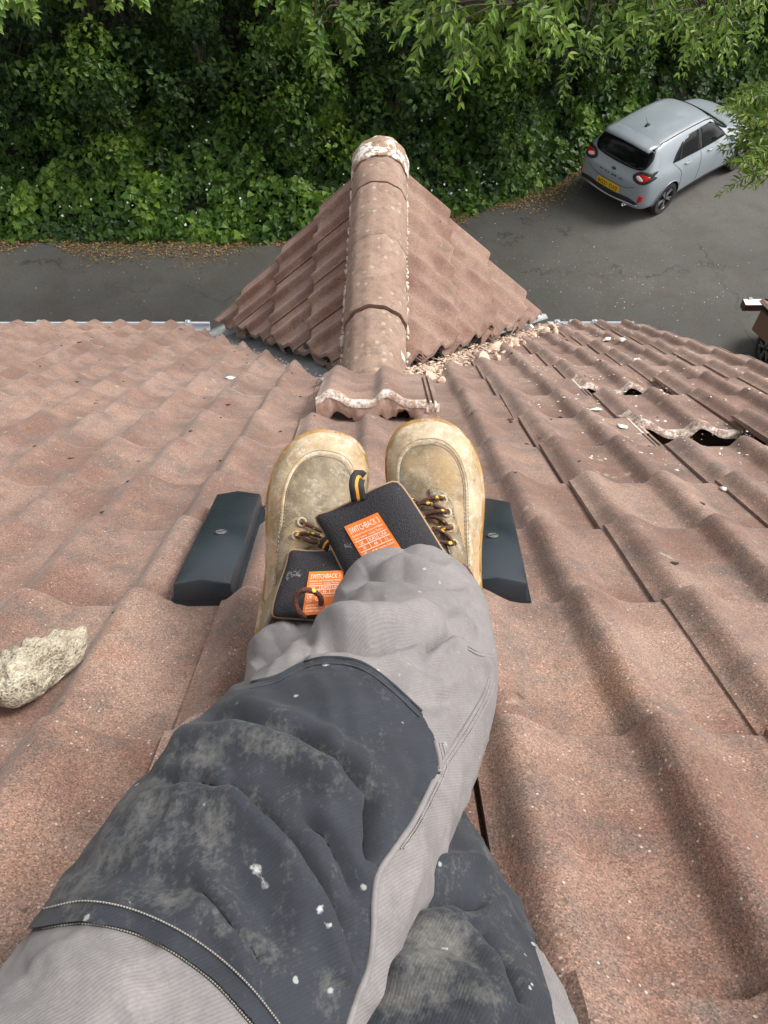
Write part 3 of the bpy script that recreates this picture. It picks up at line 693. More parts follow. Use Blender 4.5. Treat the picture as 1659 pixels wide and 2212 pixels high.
for i in range(k+1):
    for j in range(k):
        a, b = math.pi*i/k, 2*math.pi*j/k
        ell.append(rp(-.02+.20*math.sin(a)*math.cos(b), -.17+.13*math.sin(a)*math.sin(b), .125+.115*math.cos(a)))
V.append(np.array(ell)); FC.append(quads(k+1, k, o_))
V = np.concatenate(V); FC = np.concatenate(FC)
def fast_mesh(name, V, F):
    me = bpy.data.meshes.new(name); F = np.asarray(F, dtype=np.int32); V = np.asarray(V, dtype=np.float32)
    me.vertices.add(len(V)); me.vertices.foreach_set('co', V.ravel()); nf, k = F.shape
    me.loops.add(nf*k); me.loops.foreach_set('vertex_index', F.ravel()); me.polygons.add(nf); me.polygons.foreach_set('loop_start', np.arange(0, nf*k, k, dtype=np.int32))
    me.update(calc_edges=True); me.polygons.foreach_set('use_smooth', np.ones(nf, bool)); return me
def float_attr(me, name, vals):
    a = me.attributes.new(name, 'FLOAT', 'POINT'); a.data.foreach_set('value', np.asarray(vals, dtype=np.float32).ravel())
def blob(X, Y, lst):
    r = np.zeros(X.shape)
    for cx, cy, rx, ry, ang, st in lst:
        c, s = math.cos(rad(ang)), math.sin(rad(ang)); dx, dy = X-cx, Y-cy
        if rx < 45 and ry < 45: rx, ry = rx*.8, ry*.8
        q = ((dx*c+dy*s)/rx)**2+((-dx*s+dy*c)/ry)**2; r = np.maximum(r, st*np.exp(-q*1.2))
    return r
def cloth(name, base, alt, dust, dust_amt, weave):
    t = NT(name, .88); co = t.coords(False)
    n1 = t.noise(co, 17, 7, .72); c = t.mix(t.mr(n1, .36, .62), base, alt)
    ph_ = t.math('ADD', t.math('MULTIPLY', t.attr('cu', 'Fac'), .55), t.math('MULTIPLY', t.attr('cv', 'Fac'), 1.25)); tw = t.math('ADD', t.math('MULTIPLY', t.math('SINE', t.math('MULTIPLY', ph_, 6.2832*weave)), .5), .5)
    c = t.mix(1, c, t.ramp(tw, (0, (.93,)*3), (1, (1.06,)*3)), 'MULTIPLY')
    a = t.attr('dust', 'Fac'); br_ = t.noise(t.n('Mapping', {0: co, 2: (.3, .2, .9), 3: (1., .35, 1.)}).outputs[0], 62, 7, .78)
    nz = t.math('ADD', t.math('MULTIPLY', br_, .6), t.math('MULTIPLY', t.noise(co, 230, 4, .75), .4))
    m = t.mr(t.math('ADD', a, t.math('MULTIPLY', t.math('SUBTRACT', nz, .5), 3.3)), .22, 1.25)
    c = t.mix(t.math('MULTIPLY', m, dust_amt), c, dust)
    c = t.mix(1, c, t.ramp(t.noise(co, 420, 3, .8), (.3, (.90,)*3), (.7, (1.10,)*3)), 'MULTIPLY'); c = t.mix(t.mr(t.noise(co, 130, 5, .8), .62, .78, 0, .14), c, dust)
    pa = t.attr('paint', 'Fac'); pm = t.mr(t.math('ADD', pa, t.math('MULTIPLY', t.math('SUBTRACT', t.noise(co, 95, 5, .7), .5), 2.2)), .60, .85)
    g = t.n('TexVoronoi', {'Vector': co, 'Scale': 150.}); rr = t.n('SeparateColor', {0: g.outputs['Color']}).outputs[0]
    spk = t.math('MULTIPLY', t.mr(rr, .975, .98), t.mr(t.math('ADD', g.outputs['Distance'], t.math('MULTIPLY', t.noise(co, 400, 2), .3)), .40, .33))
    c = t.mix(t.math('MAXIMUM', t.math('MULTIPLY', pm, t.mr(t.noise(co, 300, 3, .7), .35, .6, .45, .9)), t.math('MULTIPLY', spk, .55)), c, (.44, .45, .435))
    t.col(c); t.bump(t.math('ADD', tw, t.math('MULTIPLY', t.noise(co, 260, 3), .8)), .16, .0006)
    try: t.b.inputs['Sheen Weight'].default_value = .05
    except Exception: pass
    return t.m
M_GREY = cloth('grey_cotton_twill', (.150, .138, .138), (.198, .183, .181), (.34, .31, .29), .45, 400)
M_NAVY = cloth('black_cordura', (.012, .0145, .0205), (.020, .024, .032), (.30, .285, .25), .50, 400)
CU = (np.linspace(0, 1, NR)[:, None]*1.15+np.zeros((1, NS))); CVv = (np.arange(NS)[None]/NS*.5+np.zeros((NR, 1)))
me = fast_mesh('trousers', V, FC); fix_normals(me); me.materials.append(M_GREY)
X, Y, d_ = proj(V)
GREY_DUST = [(300, 2120, 170, 90, 20, .55), (110, 2110, 110, 80, 0, .5), (850, 1330, 60, 30, 0, .25)]
GREY_PAINT = [(270, 2045, 26, 18, 30, .75), (738, 1338, 34, 8, 10, .7), (690, 1332, 30, 7, 10, .6), (820, 1392, 12, 10, 0, .7), (880, 1372, 10, 10, 0, .6), (962, 1608, 14, 26, -35, .8), (990, 1410, 10, 10, 0, .5)]
float_attr(me, 'dust', np.maximum(.08, blob(X, Y, GREY_DUST))); float_attr(me, 'paint', blob(X, Y, GREY_PAINT))
_pad = lambda G: np.concatenate([np.concatenate([G, np.tile(G[-1], (5, 1))]).ravel()]*2+[np.zeros((k+1)*k)])
float_attr(me, 'cu', _pad(CU)); float_attr(me, 'cv', _pad(CVv))
trousers = keep(link('trousers', me, person))
BV = BVHTree.FromPolygons([tuple(v) for v in V], [tuple(f) for f in FC])
def patch(P, n, poly, off, dust, paint, facemin=-.4):
    X, Y, d = proj(P.reshape(-1, 3)); v = CAM-P; v /= np.linalg.norm(v, axis=2)[..., None]; face = (n*v).sum(2).ravel()
    dd, _, _ = seg_dist(X, Y, list(poly)+[poly[0]]); sdist = np.where(inside(X, Y, poly), -dd, dd); sdist = np.where((face < facemin) | (d < .08), 60, sdist)
    Pt = P.reshape(-1, 3)+n.reshape(-1, 3)*off; q = quads(NR, NS); sv = sdist[q]; use = (sv < 0).any(1) & (sv.max(1) < 50); q = q[use]
    newp = Pt.copy(); best = np.full(len(Pt), -1.0)
    for a in range(4):                                               # pull outside corners back on to the seam line
        for b in ((a+1) % 4, (a-1) % 4):
            i, j = q[:, a], q[:, b]; m = (sdist[i] > 0) & (sdist[j] < 0); ii, jj = i[m], j[m]
            t = (sdist[ii]/(sdist[ii]-sdist[jj]))[:, None]; newp[ii] = Pt[ii]+(Pt[jj]-Pt[ii])*t; best[ii] = 1
    mv = sdist > 0; diag = mv & (best < 0)
    un, inv = np.unique(q, return_inverse=True); q2 = inv.reshape(-1, 4)
    ok = ~(diag[un][q2].any(1)); q2 = q2[ok]
    # a thin turned edge down to the cloth
    me = fast_mesh('knee_panel', newp[un], q2); fix_normals(me); me.materials.append(M_NAVY)
    float_attr(me, 'dust', blob(X[un], Y[un], dust)); float_attr(me, 'paint', blob(X[un], Y[un], paint)); float_attr(me, 'cu', CU.ravel()[un]); float_attr(me, 'cv', CVv.ravel()[un])
    return me
POLY_U = [(540, 1478), (600, 1466), (650, 1440), (700, 1427), (760, 1431), (800, 1450), (850, 1490), (905, 1542), (936, 1600), (946, 1655), (925, 1705), (888, 1779), (850, 1832), (812, 1890), (803, 1950), (800, 2026), (790, 2100), (765, 2160), (745, 2230), (730, 2330), (640, 2340), (538, 2208), (466, 2128), (378, 2062), (291, 2019), (182, 1997), (73, 2012), (-60, 2060), (-200, 2000), (0, 1700), (200, 1500), (400, 1400)]
DUST_U = [(300, 1800, 420, 330, 0, .30), (560, 1900, 300, 300, 0, .16), (600, 1612, 150, 50, 12, .60), (420, 1630, 100, 44, -20, .55), (330, 1740, 120, 80, -40, .52), (250, 1850, 120, 90, -30, .55), (150, 1930, 130, 60, -10, .5), (360, 1930, 150, 80, 20, .45), (470, 1800, 130, 110, 30, .38), (640, 1720, 70, 50, 0, .38), (560, 2060, 90, 40, 40, .4), (700, 2130, 60, 60, 0, .35), (800, 1600, 60, 40, 0, .2)]
PAINT_U = [(555, 1880, 34, 26, 40, 1.0), (575, 1910, 26, 16, 60, .95), (553, 1845, 10, 16, 0, .8), (690, 1965, 18, 30, 10, .85), (705, 2000, 26, 14, 30, .85), (735, 2010, 14, 22, 0, .75), (512, 1978, 9, 9, 0, .8), (458, 1865, 8, 8, 0, .8), (280, 1955, 26, 10, 35, .85), (330, 1990, 40, 8, 25, .7), (705, 1443, 16, 8, 0, .75), (925, 1660, 12, 18, 40, .8), (610, 1750, 30, 22, 0, .5), (360, 2040, 16, 16, 0, .6), (720, 1758, 26, 18, 20, .45)]
kp = patch(PU, NU, POLY_U, .0022, DUST_U, PAINT_U); o = keep(link('knee_panel', kp, trousers)); tag(o, 'dusty black knee panel of the upper leg')
POLY_N = [(700, 1650), (960, 1720), (1020, 1765), (1062, 1800), (1100, 1850), (1136, 1930), (1150, 2000), (1152, 2060), (1168, 2110), (1186, 2170), (1200, 2260), (1200, 2400), (500, 2400), (500, 1700)]
DUST_N = [(950, 2050, 260, 260, 0, .22), (930, 2060, 110, 90, 60, .95), (880, 2150, 120, 70, 0, .8), (1010, 2150, 90, 40, 20, .6), (1050, 1850, 40, 14, 50, .55), (850, 1960, 70, 40, -30, .45)]
PAINT_N = [(960, 2058, 16, 10, 0, .9), (1093, 1842, 26, 6, 45, .8), (1142, 2140, 6, 20, 25, .85), (1040, 2000, 7, 7, 0, .7), (1098, 1985, 8, 14, 30, .7)]
kp2 = patch(PN, NN, POLY_N, .0022, DUST_N, PAINT_N); o = keep(link('knee_panel', kp2, trousers)); tag(o, 'beige-dusted black knee panel of the lower leg')
def drape(poly, n, bv, off=.0015):
    """points on the surface seen along an image polyline"""
    poly = np.array(poly, float); L = np.r_[0, np.cumsum(np.hypot(*np.diff(poly, axis=0).T))]; out = []
    for s in np.linspace(0, L[-1], n):
        x = np.interp(s, L, poly[:, 0]); y = np.interp(s, L, poly[:, 1]); d = Vector(ray(x, y)).normalized()
        h = bv.ray_cast(Vector(CAM), d)
        out.append(h[0]-d*off if h[0] is not None else None)
    return out
M_THREAD = plain('pale_thread', (.27, .25, .215), .8, .25, 300); M_THREADG = plain('grey_thread', (.26, .245, .24), .85, .2, 300)
def smooth_poly(p, n=60): return [tuple(q) for q in crom(p, n)]
def stitches(name, poly, parent, mat, bv=None, step=3.6, r=.00055, fill=.66, world=True):
    poly = smooth_poly(poly); L = sum(math.hypot(b[0]-a[0], b[1]-a[1]) for a, b in zip(poly, poly[1:])); n = max(4, int(L/step)); pts = drape(poly, n*3+1, bv or BV2, .0010); m = MB()
    for i in range(n):
        a, b = pts[i*3], pts[i*3+2]
        if a is not None and b is not None and (a-b).length < .02: m.tube([a, b], r, 5)
    o = m.build(name, mat, parent, smooth=True); return keep(o) if world else o
def cord(name, poly, parent, mat, r, bv, off=.001, n=70, keepw=True):
    pts = [p for p in drape(smooth_poly(poly), n, bv, off) if p is not None]; m = MB(); m.tube(pts, r, 8); o = m.build(name, mat, parent, smooth=True); return keep(o) if keepw else o
bm = bmesh.new()
for me_ in (me, kp, kp2): bm.from_mesh(me_)
BV2 = BVHTree.FromBMesh(bm); bm.free()
SEAM_A = [(-10, 2030), (73, 2010), (182, 1995), (291, 2017), (378, 2060), (466, 2126), (538, 2206), (560, 2230)]
SEAM_B = [(60, 1972), (102, 1961), (182, 1946), (276, 1961), (378, 2004), (466, 2062), (538, 2128), (596, 2200), (615, 2230)]
for sm_ in (SEAM_A, SEAM_B): stitches('seam_stitching', sm_, trousers, M_THREAD, step=6.5, r=.00042, fill=.7)
cord('seam_cord', [(x, y+1) for x, y in SEAM_A], trousers, M_NAVY, .0006, BV2, .0001)
EDGE_G = [(940, 1600), (950, 1655), (930, 1702), (893, 1776), (856, 1830), (818, 1888), (808, 1950), (806, 2026), (794, 2100), (770, 2160), (750, 2225)]
cord('side_seam', EDGE_G, trousers, M_GREY, .0017, BV2, .0003)
for dx in (9, 16): stitches('side_stitching', [(x+dx, y+4) for x, y in EDGE_G[:5]], trousers, M_THREADG, step=4)
OUT_S = [(1062, 1470), (1048, 1510), (1020, 1560), (988, 1610), (962, 1650), (945, 1690)]
for dx in (0, 7): stitches('side_stitching', [(x+dx, y+dx*.6) for x, y in OUT_S], trousers, M_THREADG, step=4)
cord('side_seam', [(x-6, y-4) for x, y in OUT_S], trousers, M_GREY, .0016, BV2, .0003)
TOP_S = [(545, 1474), (600, 1460), (650, 1434), (700, 1421), (760, 1425), (803, 1444), (854, 1484), (910, 1537)]
cord('panel_edge', TOP_S, trousers, M_NAVY, .0012, BV2, .0002)
stitches('panel_stitching', [(x-2, y+12) for x, y in TOP_S], trousers, plain('dark_thread', (.05, .055, .065), .8), step=4)
for dy in (0, 7): stitches('hem_stitching', [(1012, 1396+dy), (1035, 1408+dy), (1066, 1412+dy)], trousers, M_THREADG, step=4)

# ------------------------------------------------------------------ boots
def leather(name, dark, mid, pale, rough=.7):
    t = NT(name, rough); co = t.coords(); n1 = t.noise(co, 19, 7, .7); n2 = t.noise(co, 85, 6, .78); sc = t.noise(t.n('Mapping', {0: co, 2: (0, 0, .5), 3: (1., .4, 1.)}).outputs[0], 160, 4, .7)
    c = t.mix(t.mr(n1, .36, .64), dark, mid); c = t.mix(t.mr(n2, .52, .70, 0, .65), c, pale); c = t.mix(t.mr(t.noise(co, 33, 5, .7), .57, .68, 0, .6), c, tuple(x*.55 for x in dark))
    c = t.mix(t.mr(sc, .66, .80, 0, .4), c, tuple(min(1, x*1.25) for x in pale))
    c = t.mix(t.mr(t.noise(co, 9, 4, .6), .50, .66, 0, .55), c, (mid[0]*1.25, mid[1]*.95, mid[2]*.55))
    wr = t.noise(t.n('Mapping', {0: co, 3: (.5, 1.4, .6)}).outputs[0], 34, 4, .55); rid = t.math('ABSOLUTE', t.math('SUBTRACT', wr, .5))
    t.col(c); t.rough(t.mr(n2, .35, .65, rough-.18, rough+.1)); t.bump(t.math('ADD', t.math('MULTIPLY', rid, 3.), t.math('ADD', t.math('MULTIPLY', n2, .5), t.math('MULTIPLY', t.vor(co, 520), .25))), .5, .0018); return t.m
M_NUBUCK = leather('scuffed_khaki_nubuck', (.135, .098, .055), (.310, .250, .165), (.54, .48, .385))
M_RAND = leather('pale_worn_nubuck', (.28, .195, .10), (.52, .42, .29), (.76, .70, .61), .6)
t = NT('gum_rubber', .34); co = t.coords(); n1 = t.noise(co, 26, 6, .7); c = t.mix(t.mr(n1, .35, .65), (.22, .105, .024), (.42, .245, .065)); c = t.mix(t.mr(t.noise(co, 40, 6, .75), .50, .60, 0, .85), c, (.46, .40, .32)); c = t.mix(t.mr(t.noise(co, 14, 5, .7), .56, .66, 0, .75), c, (.11, .06, .025)); t.col(c); t.rough(t.mr(n1, .3, .7, .25, .6)); t.bump(t.noise(co, 90, 5), .4, .002); M_GUM = t.m
t = NT('black_air_mesh', .85); co = t.coords(False); vv = t.vor(co, 620); c = t.mix(t.mr(t.noise(co, 60, 5, .7), .63, .72, 0, .5), (.012, .011, .013), (.30, .30, .30)); c = t.mix(1, c, t.ramp(vv, (0, (.4,)*3), (.6, (1.6,)*3)), 'MULTIPLY'); t.col(c); t.bump(vv, .6, .0015); M_MESH = t.m
M_PIPE = plain('tan_piping', (.30, .19, .12), .7, .15, 80); M_ORANGE = plain('orange_woven_label', (.72, .165, .018), .55, .1, 60); M_PRINT = plain('white_print', (.80, .74, .62), .6, .03)
M_BLACKWEB = plain('black_webbing', (.018, .018, .020), .8, .2, 300); M_YELWEB = plain('amber_webbing', (.72, .30, .03), .7, .1, 200)
t = NT('brown_fleck_lace', .75); co = t.coords(False); g = t.n('TexVoronoi', {'Vector': co, 'Scale': 185.}); rr = t.n('SeparateColor', {0: g.outputs['Color']}).outputs[0]
t.col(t.mix(t.math('MULTIPLY', t.mr(rr, .70, .72), t.mr(g.outputs['Distance'], .5, .4)), (.085, .030, .020), (.75, .50, .05))); t.bump(t.vor(co, 700), .6, .0015); M_LACE = t.m
HALF = [(0, 0), (.020, .003), (.033, .015), (.0385, .036), (.0385, .07), (.0375, .10), (.041, .14), (.0480, .18), (.0530, .210), (.0528, .238), (.0468, .265), (.0340, .284), (.0175, .2935), (0, .2955)]
hf = crom(HALF, 66); CONT = np.concatenate([hf, (hf*np.array([-1, 1]))[-2:0:-1]])       # closed sole outline
CONT0 = CONT.copy()
HY = [(-.02, .085), (.05, .095), (.09, .105), (.12, .103), (.15, .092), (.18, .079), (.21, .069), (.24, .062), (.30, .052)]
def H_of(y): return np.interp(y, [a for a, _ in HY], [b for _, b in HY])
def boot_point(i, t, off=0.0):
    x, y = CONT[i % len(CONT)]; my = min(max(y, .06), .205); px, py = x+(0-x)*t, y+(my-y)*t
    z = .018+(H_of(py)-.018)*(1-(1-t)**2.3)**.5
    w_ = min(1, max(0, t-.18)*3.5)
    for y0, am, sg in ((.192, .0022, .0045), (.176, .0042, .0055), (.160, .0034, .005), (.146, .0038, .0055)):   # flex creases
        yy = py-y0-.004*math.sin(px*70+y0*300)-px*.12; z -= w_*am*(math.exp(-(yy/sg)**2)-.5*math.exp(-((yy-.007)/.006)**2))
    z += w_*.0012*mnoise.noise(Vector((px*60, py*60, 1.7)))
    return np.array([px, py, z])
def build_boot(heel, toe, roll, mirror, label):
    global CONT
    CONT = CONT0.copy(); CONT[:, 0] -= mirror*.009*np.clip((CONT0[:, 1]-.17)/.12, 0, 1)**1.4; CONT[:, 0] *= 1.0 if mirror > 0 else 1.03
    Yv = toe-heel; L = np.linalg.norm(Yv); Yv /= L; Z = -FWD+FWD@Yv*Yv; Z /= np.linalg.norm(Z); Xv = np.cross(Yv, Z)
    Z2 = Z*math.cos(roll)+Xv*math.sin(roll); X2 = np.cross(Yv, Z2)
    Mw = frame(heel, X2, Yv, Z2)@Matrix.Scale(L/.297, 4)
    n = len(CONT); TS = [0, .02, .05, .09]+list(np.linspace(.14, 1, 30))
    P = np.array([[boot_point(i, t) for i in range(n)] for t in TS]); m = MB()
    m.add(P.reshape(-1, 3), quads(len(TS), n).tolist()); 
    # ankle collar
    ring = []
    for z, ry, rx, yc in ((.075, .058, .042, .070), (.10, .056, .041, .066), (.118, .052, .040, .062), (.124, .050, .038, .060), (.122, .044, .033, .060), (.09, .042, .031, .062)):
        ring += [(math.cos(a)*rx, yc+math.sin(a)*ry, z) for a in np.linspace(0, 2*math.pi, 40, endpoint=False)]
    m.add(ring, quads(6, 40).tolist())
    me = m.mesh('boot', True); fix_normals(me); me.materials.append(M_NUBUCK)
    b = bpy.data.objects.new('boot', me); COL.objects.link(b); b.parent = person; b.matrix_parent_inverse = Matrix.Translation(-Vector(tuple(float(q) for q in rp(0, -.1, 0)))); b.matrix_basis = Mw; tag(b, label)
    # sole
    nrm = np.roll(CONT, -1, 0)-np.roll(CONT, 1, 0); nrm = np.stack([nrm[:, 1], -nrm[:, 0]], 1); nrm /= np.linalg.norm(nrm, axis=1)[:, None]; m = MB(); rows = []
    if (nrm*(CONT-np.array([0, .15]))).sum() < 0: nrm = -nrm
    for of, z in ((-.006, -.010), (.001, -.009), (.0038, -.004), (.0046, .006), (.0044, .009), (.003, .0105), (.0043, .012), (.004, .018), (.0025, .021), (-.004, .0215)):
        sp = .010*np.clip((CONT[:, 1]-.22)/.08, 0, 1)**2
        rows.append(np.concatenate([CONT+nrm*of, (z+sp*(1 if z < .01 else .6))[:, None]], 1))
    m.add(np.concatenate(rows), quads(len(rows), n).tolist()); m.f.append(tuple(range(n))); m.m.append(0)
    s = m.build('sole', M_GUM, b, smooth=True)
    # rand round the toe, with stitching along its edge
    idx = [i for i in range(n) if CONT[i, 1] > .085]
    ts = [0, .03, .07, .12, .18, .24, .29, .315, .32]; m = MB(); k = len(idx)
    def tw(i, t):                                                    # the rand narrows towards the heel
        y = CONT[i % n, 1]; return t*(1-.45*sstep((.20-y)/.12))
    vs = []
    for q, t_ in enumerate(ts):
        for i in idx:
            p = boot_point(i, tw(i, t_)); c = np.array([0, min(max(p[1], .06), .205), .02]); d = p-c; d /= np.linalg.norm(d); vs.append(p+d*(.0022 if q < 7 else (.0016 if q == 7 else -.001)))
    m.add(vs, [(a*k+j, a*k+j+1, (a+1)*k+j+1, (a+1)*k+j) for a in range(len(ts)-1) for j in range(k-1)]); m.build('toe_rand', M_RAND, b, smooth=True)
    for t_ in (.285, .345):
        m = MB(); pts = []
        for i in np.linspace(idx[0], idx[-1], 420):
            i0 = int(i); f = i-i0; p = boot_point(i0, tw(i0, t_))*(1-f)+boot_point(i0+1, tw(i0+1, t_))*f; c = np.array([0, min(max(p[1], .06), .205), .02]); d = p-c; d /= np.linalg.norm(d); pts.append(Vector(p+d*(.0026 if t_ < .3 else .0006)))
        for i in range(0, 417, 3): m.tube([pts[i], pts[i+2]], .00048, 5)
        m.build('toe_stitching', M_THREAD, b, smooth=True)
    bw = BVHTree.FromPolygons([Mw@Vector(v) for v in (tuple(v.co) for v in me.vertices)], [tuple(p.vertices) for p in me.polygons])
    return b, Mw, bw
def to_boot(o, Mw, b):
    """a mesh given in world coordinates becomes a child of the boot"""
    o.data.transform(Mw.inverted()); o.data.update(); o.parent = b; return o
def pad(name, b, Mw, quad, depth, thick, mat, bulge=.006):
    """a padded panel with four image corners and depths (free edge first); returns the object and its surface"""
    n = 18; top = []; 
    q = [np.array(p, float) for p in quad]
    def pt(u, v, z):
        # rounded corners
        a, c = 2*u-1, 2*v-1; r = .11
        k = max(0, abs(a)-(1-r))/r, max(0, abs(c)-(1-r))/r; h = math.hypot(*k)
        if k[0] > 0 and k[1] > 0 and h > 1:
            a = math.copysign((1-r)+r*k[0]/h, a); c = math.copysign((1-r)+r*k[1]/h, c)
        u2, v2 = (a+1)/2, (c+1)/2
        p = (q[0]*(1-u2)+q[1]*u2)*(1-v2)+(q[3]*(1-u2)+q[2]*u2)*v2; dd = (depth[0]*(1-u2)+depth[1]*u2)*(1-v2)+(depth[3]*(1-u2)+depth[2]*u2)*v2
        e = (1-a**4)*(1-c**4)
        return at(p[0]+7*math.sin(v2*4.2+1)*(1-v2*.4), p[1]+6*math.sin(u2*5+.4)*(1-v2), dd-bulge*e**.5+z+.005*math.sin(u2*4.4+v2*3.1)+.009*(1-v2)**3*(abs(a)**3))
    m = MB(); vs = [pt(i/n, j/n, 0) for j in range(n+1) for i in range(n+1)]+[pt(i/n, j/n, thick) for j in range(n+1) for i in range(n+1)]; N1 = (n+1)**2
    f = [(j*(n+1)+i, j*(n+1)+i+1, (j+1)*(n+1)+i+1, (j+1)*(n+1)+i) for j in range(n) for i in range(n)]
    fs = f+[tuple(N1+a for a in q_[::-1]) for q_ in f]
    edge = [i for i in range(n+1)]+[j*(n+1)+n for j in range(1, n+1)]+[n*(n+1)+i for i in range(n-1, -1, -1)]+[j*(n+1) for j in range(n-1, 0, -1)]
    fs += [(edge[i], edge[(i+1) % len(edge)], N1+edge[(i+1) % len(edge)], N1+edge[i]) for i in range(len(edge))]
    m.add(vs, fs); o = m.build(name, mat, None, smooth=True); bv = BVHTree.FromPolygons([tuple(v) for v in vs], f)
    border = [Vector(vs[i])*.5+Vector(vs[N1+i])*.5 for i in edge]; to_boot(o, Mw, b)
    m = MB(); m.tube(border, .0016, 8, closed=True); to_boot(m.build('tongue_piping', M_PIPE, None, smooth=True), Mw, b)
    return o, bv
def on_label(b, Mw, bv, quad, lines, name='label'):
    q = [np.array(p, float) for p in quad]
    def px(u, v): p = (q[0]*(1-u)+q[1]*u)*(1-v)+(q[3]*(1-u)+q[2]*u)*v; return p
    def hit(u, v, off):
        p = px(u, v); d = Vector(ray(*p)).normalized(); h = bv.ray_cast(Vector(CAM), d)[0]
        if h is None: h = Vector(at(p[0], p[1], .755))
        return h-d*off
    n = 8; m = MB(); m.add([hit(i/n, j/n, .0012+.0006*math.sin(i*1.3+j)) for j in range(n+1) for i in range(n+1)], [(j*(n+1)+i, j*(n+1)+i+1, (j+1)*(n+1)+i+1, (j+1)*(n+1)+i) for j in range(n) for i in range(n)])
    to_boot(m.build(name, M_ORANGE, None, smooth=True), Mw, b)
    allv, allf = [], []
    for txt, u0, v0, size, wmax in lines:
        if txt == '-':                                              # a printed rule: u0,v0 -> size,wmax
            du, dv = size-u0, wmax-v0; k = 10; w = .006
            base = len(allv); nx, ny = (0, w) if abs(du) > abs(dv) else (w, 0)
            for i in range(k+1): allv += [hit(u0+du*i/k-nx, v0+dv*i/k-ny, .0022), hit(u0+du*i/k+nx, v0+dv*i/k+ny, .0022)]
            allf += [(base+2*i, base+2*i+1, base+2*i+3, base+2*i+2) for i in range(k)]; continue
        cu = bpy.data.curves.new('print', 'FONT'); cu.body = txt; cu.size = 1; cu.resolution_u = 2; ob = bpy.data.objects.new('print', cu); COL.objects.link(ob)
        dg = bpy.context.evaluated_depsgraph_get(); tm = ob.evaluated_get(dg).to_mesh(); vs = [v.co.copy() for v in tm.vertices]; fs = [tuple(p.vertices) for p in tm.polygons]
        ob.evaluated_get(dg).to_mesh_clear(); bpy.data.objects.remove(ob); bpy.data.curves.remove(cu)
        if not vs: continue
        x1 = max(v.x for v in vs); sx = wmax/x1; base = len(allv)
        allv += [hit(u0+v.x*sx, v0-v.y*size, .0022) for v in vs]; allf += [tuple(base+i for i in f) for f in fs]
    m = MB(); m.add(allv, allf); to_boot(m.build('label_print', M_PRINT, None), Mw, b)
LINES = [('SWITCHBACK 3', .06, .17, .155, .86), ('Aluminium Toe & Composite Midplate', .06, .235, .05, .88), ('Upper: Leather', .06, .295, .045, .36), ('Lining: Textile', .48, .295, .045, .40),
         ('-', .05, .33, .95, .33), ('-', .05, .43, .95, .43), ('-', .05, .53, .95, .53), ('-', .36, .33, .36, .53), ('-', .66, .33, .66, .53),
         ('UK', .12, .41, .085, .13), ('EURO', .40, .41, .085, .23), ('USA', .71, .41, .085, .20), ('10', .14, .51, .085, .09), ('44', .46, .51, .085, .10), ('11', .76, .51, .085, .08),
         ('UK', .06, .62, .10, .14), ('CA', .06, .71, .10, .14), ('CE', .28, .69, .17, .20), ('Australian Standard', .52, .60, .05, .42), ('CLASS I SB WRU HRO', .06, .79, .055, .45), ('EN ISO 20345:2011', .06, .86, .055, .45), ('RU/CAM  08/22', .06, .93, .055, .38), ('AS 2210.3:2019', .58, .86, .055, .36), ('Made in China', .58, .93, .055, .32)]
def ringpts(cx, cy, r, k=16): return [(cx+r*math.cos(6.283*i/k), cy+r*math.sin(6.283*i/k)) for i in range(k)]
def eyelets(b, Mw, bv, pts):
    for (x, y) in pts:
        p = drape([(x, y), (x+.1, y)], 2, bv, .0036)[0]
        if p is None: continue
        d = (Vector(CAM)-p).normalized(); a = d.orthogonal().normalized(); c = d.cross(a); m = MB()
        m.tube([p+(a*math.cos(6.283*i/14)+c*math.sin(6.283*i/14))*.0042 for i in range(14)], .0013, 6, closed=True); to_boot(m.build('eyelet', M_RAND, None, smooth=True), Mw, b)
def lace(b, Mw, pts3, r=.0021):
    m = MB(); m.tube([Vector(p) for p in crom([tuple(p) for p in pts3], max(16, len(pts3)*8))], r, 8); to_boot(m.build('lace', M_LACE, None, smooth=True), Mw, b)
def webbing(b, Mw, path, wpx, depth):
    """a striped pull loop along an image path"""
    P = crom([(x, y, d) for (x, y), d in zip(path, depth)], 14); m = MB(); cols = [-1, -.36, -.20, .20, .36, 1]
    vs = []
    for i, p in enumerate(P):
        t_ = P[min(i+1, 13)][:2]-P[max(i-1, 0)][:2]; t_ /= np.linalg.norm(t_); nx, ny = -t_[1], t_[0]
        vs += [at(p[0]+nx*wpx/2*c, p[1]+ny*wpx/2*c, p[2]) for c in cols]
    for a in range(13):
        for j in range(5): m.add([], []); m.f.append((a*6+j, a*6+j+1, (a+1)*6+j+1, (a+1)*6+j)); m.m.append(1 if j == 2 else 0)
    m.v = [tuple(map(float, v)) for v in vs]; o = m.build('pull_loop', [M_BLACKWEB, M_YELWEB], None, smooth=True); to_boot(o, Mw, b)
    sm = o.modifiers.new('t', 'SOLIDIFY'); sm.thickness = .0014; sm.offset = 0
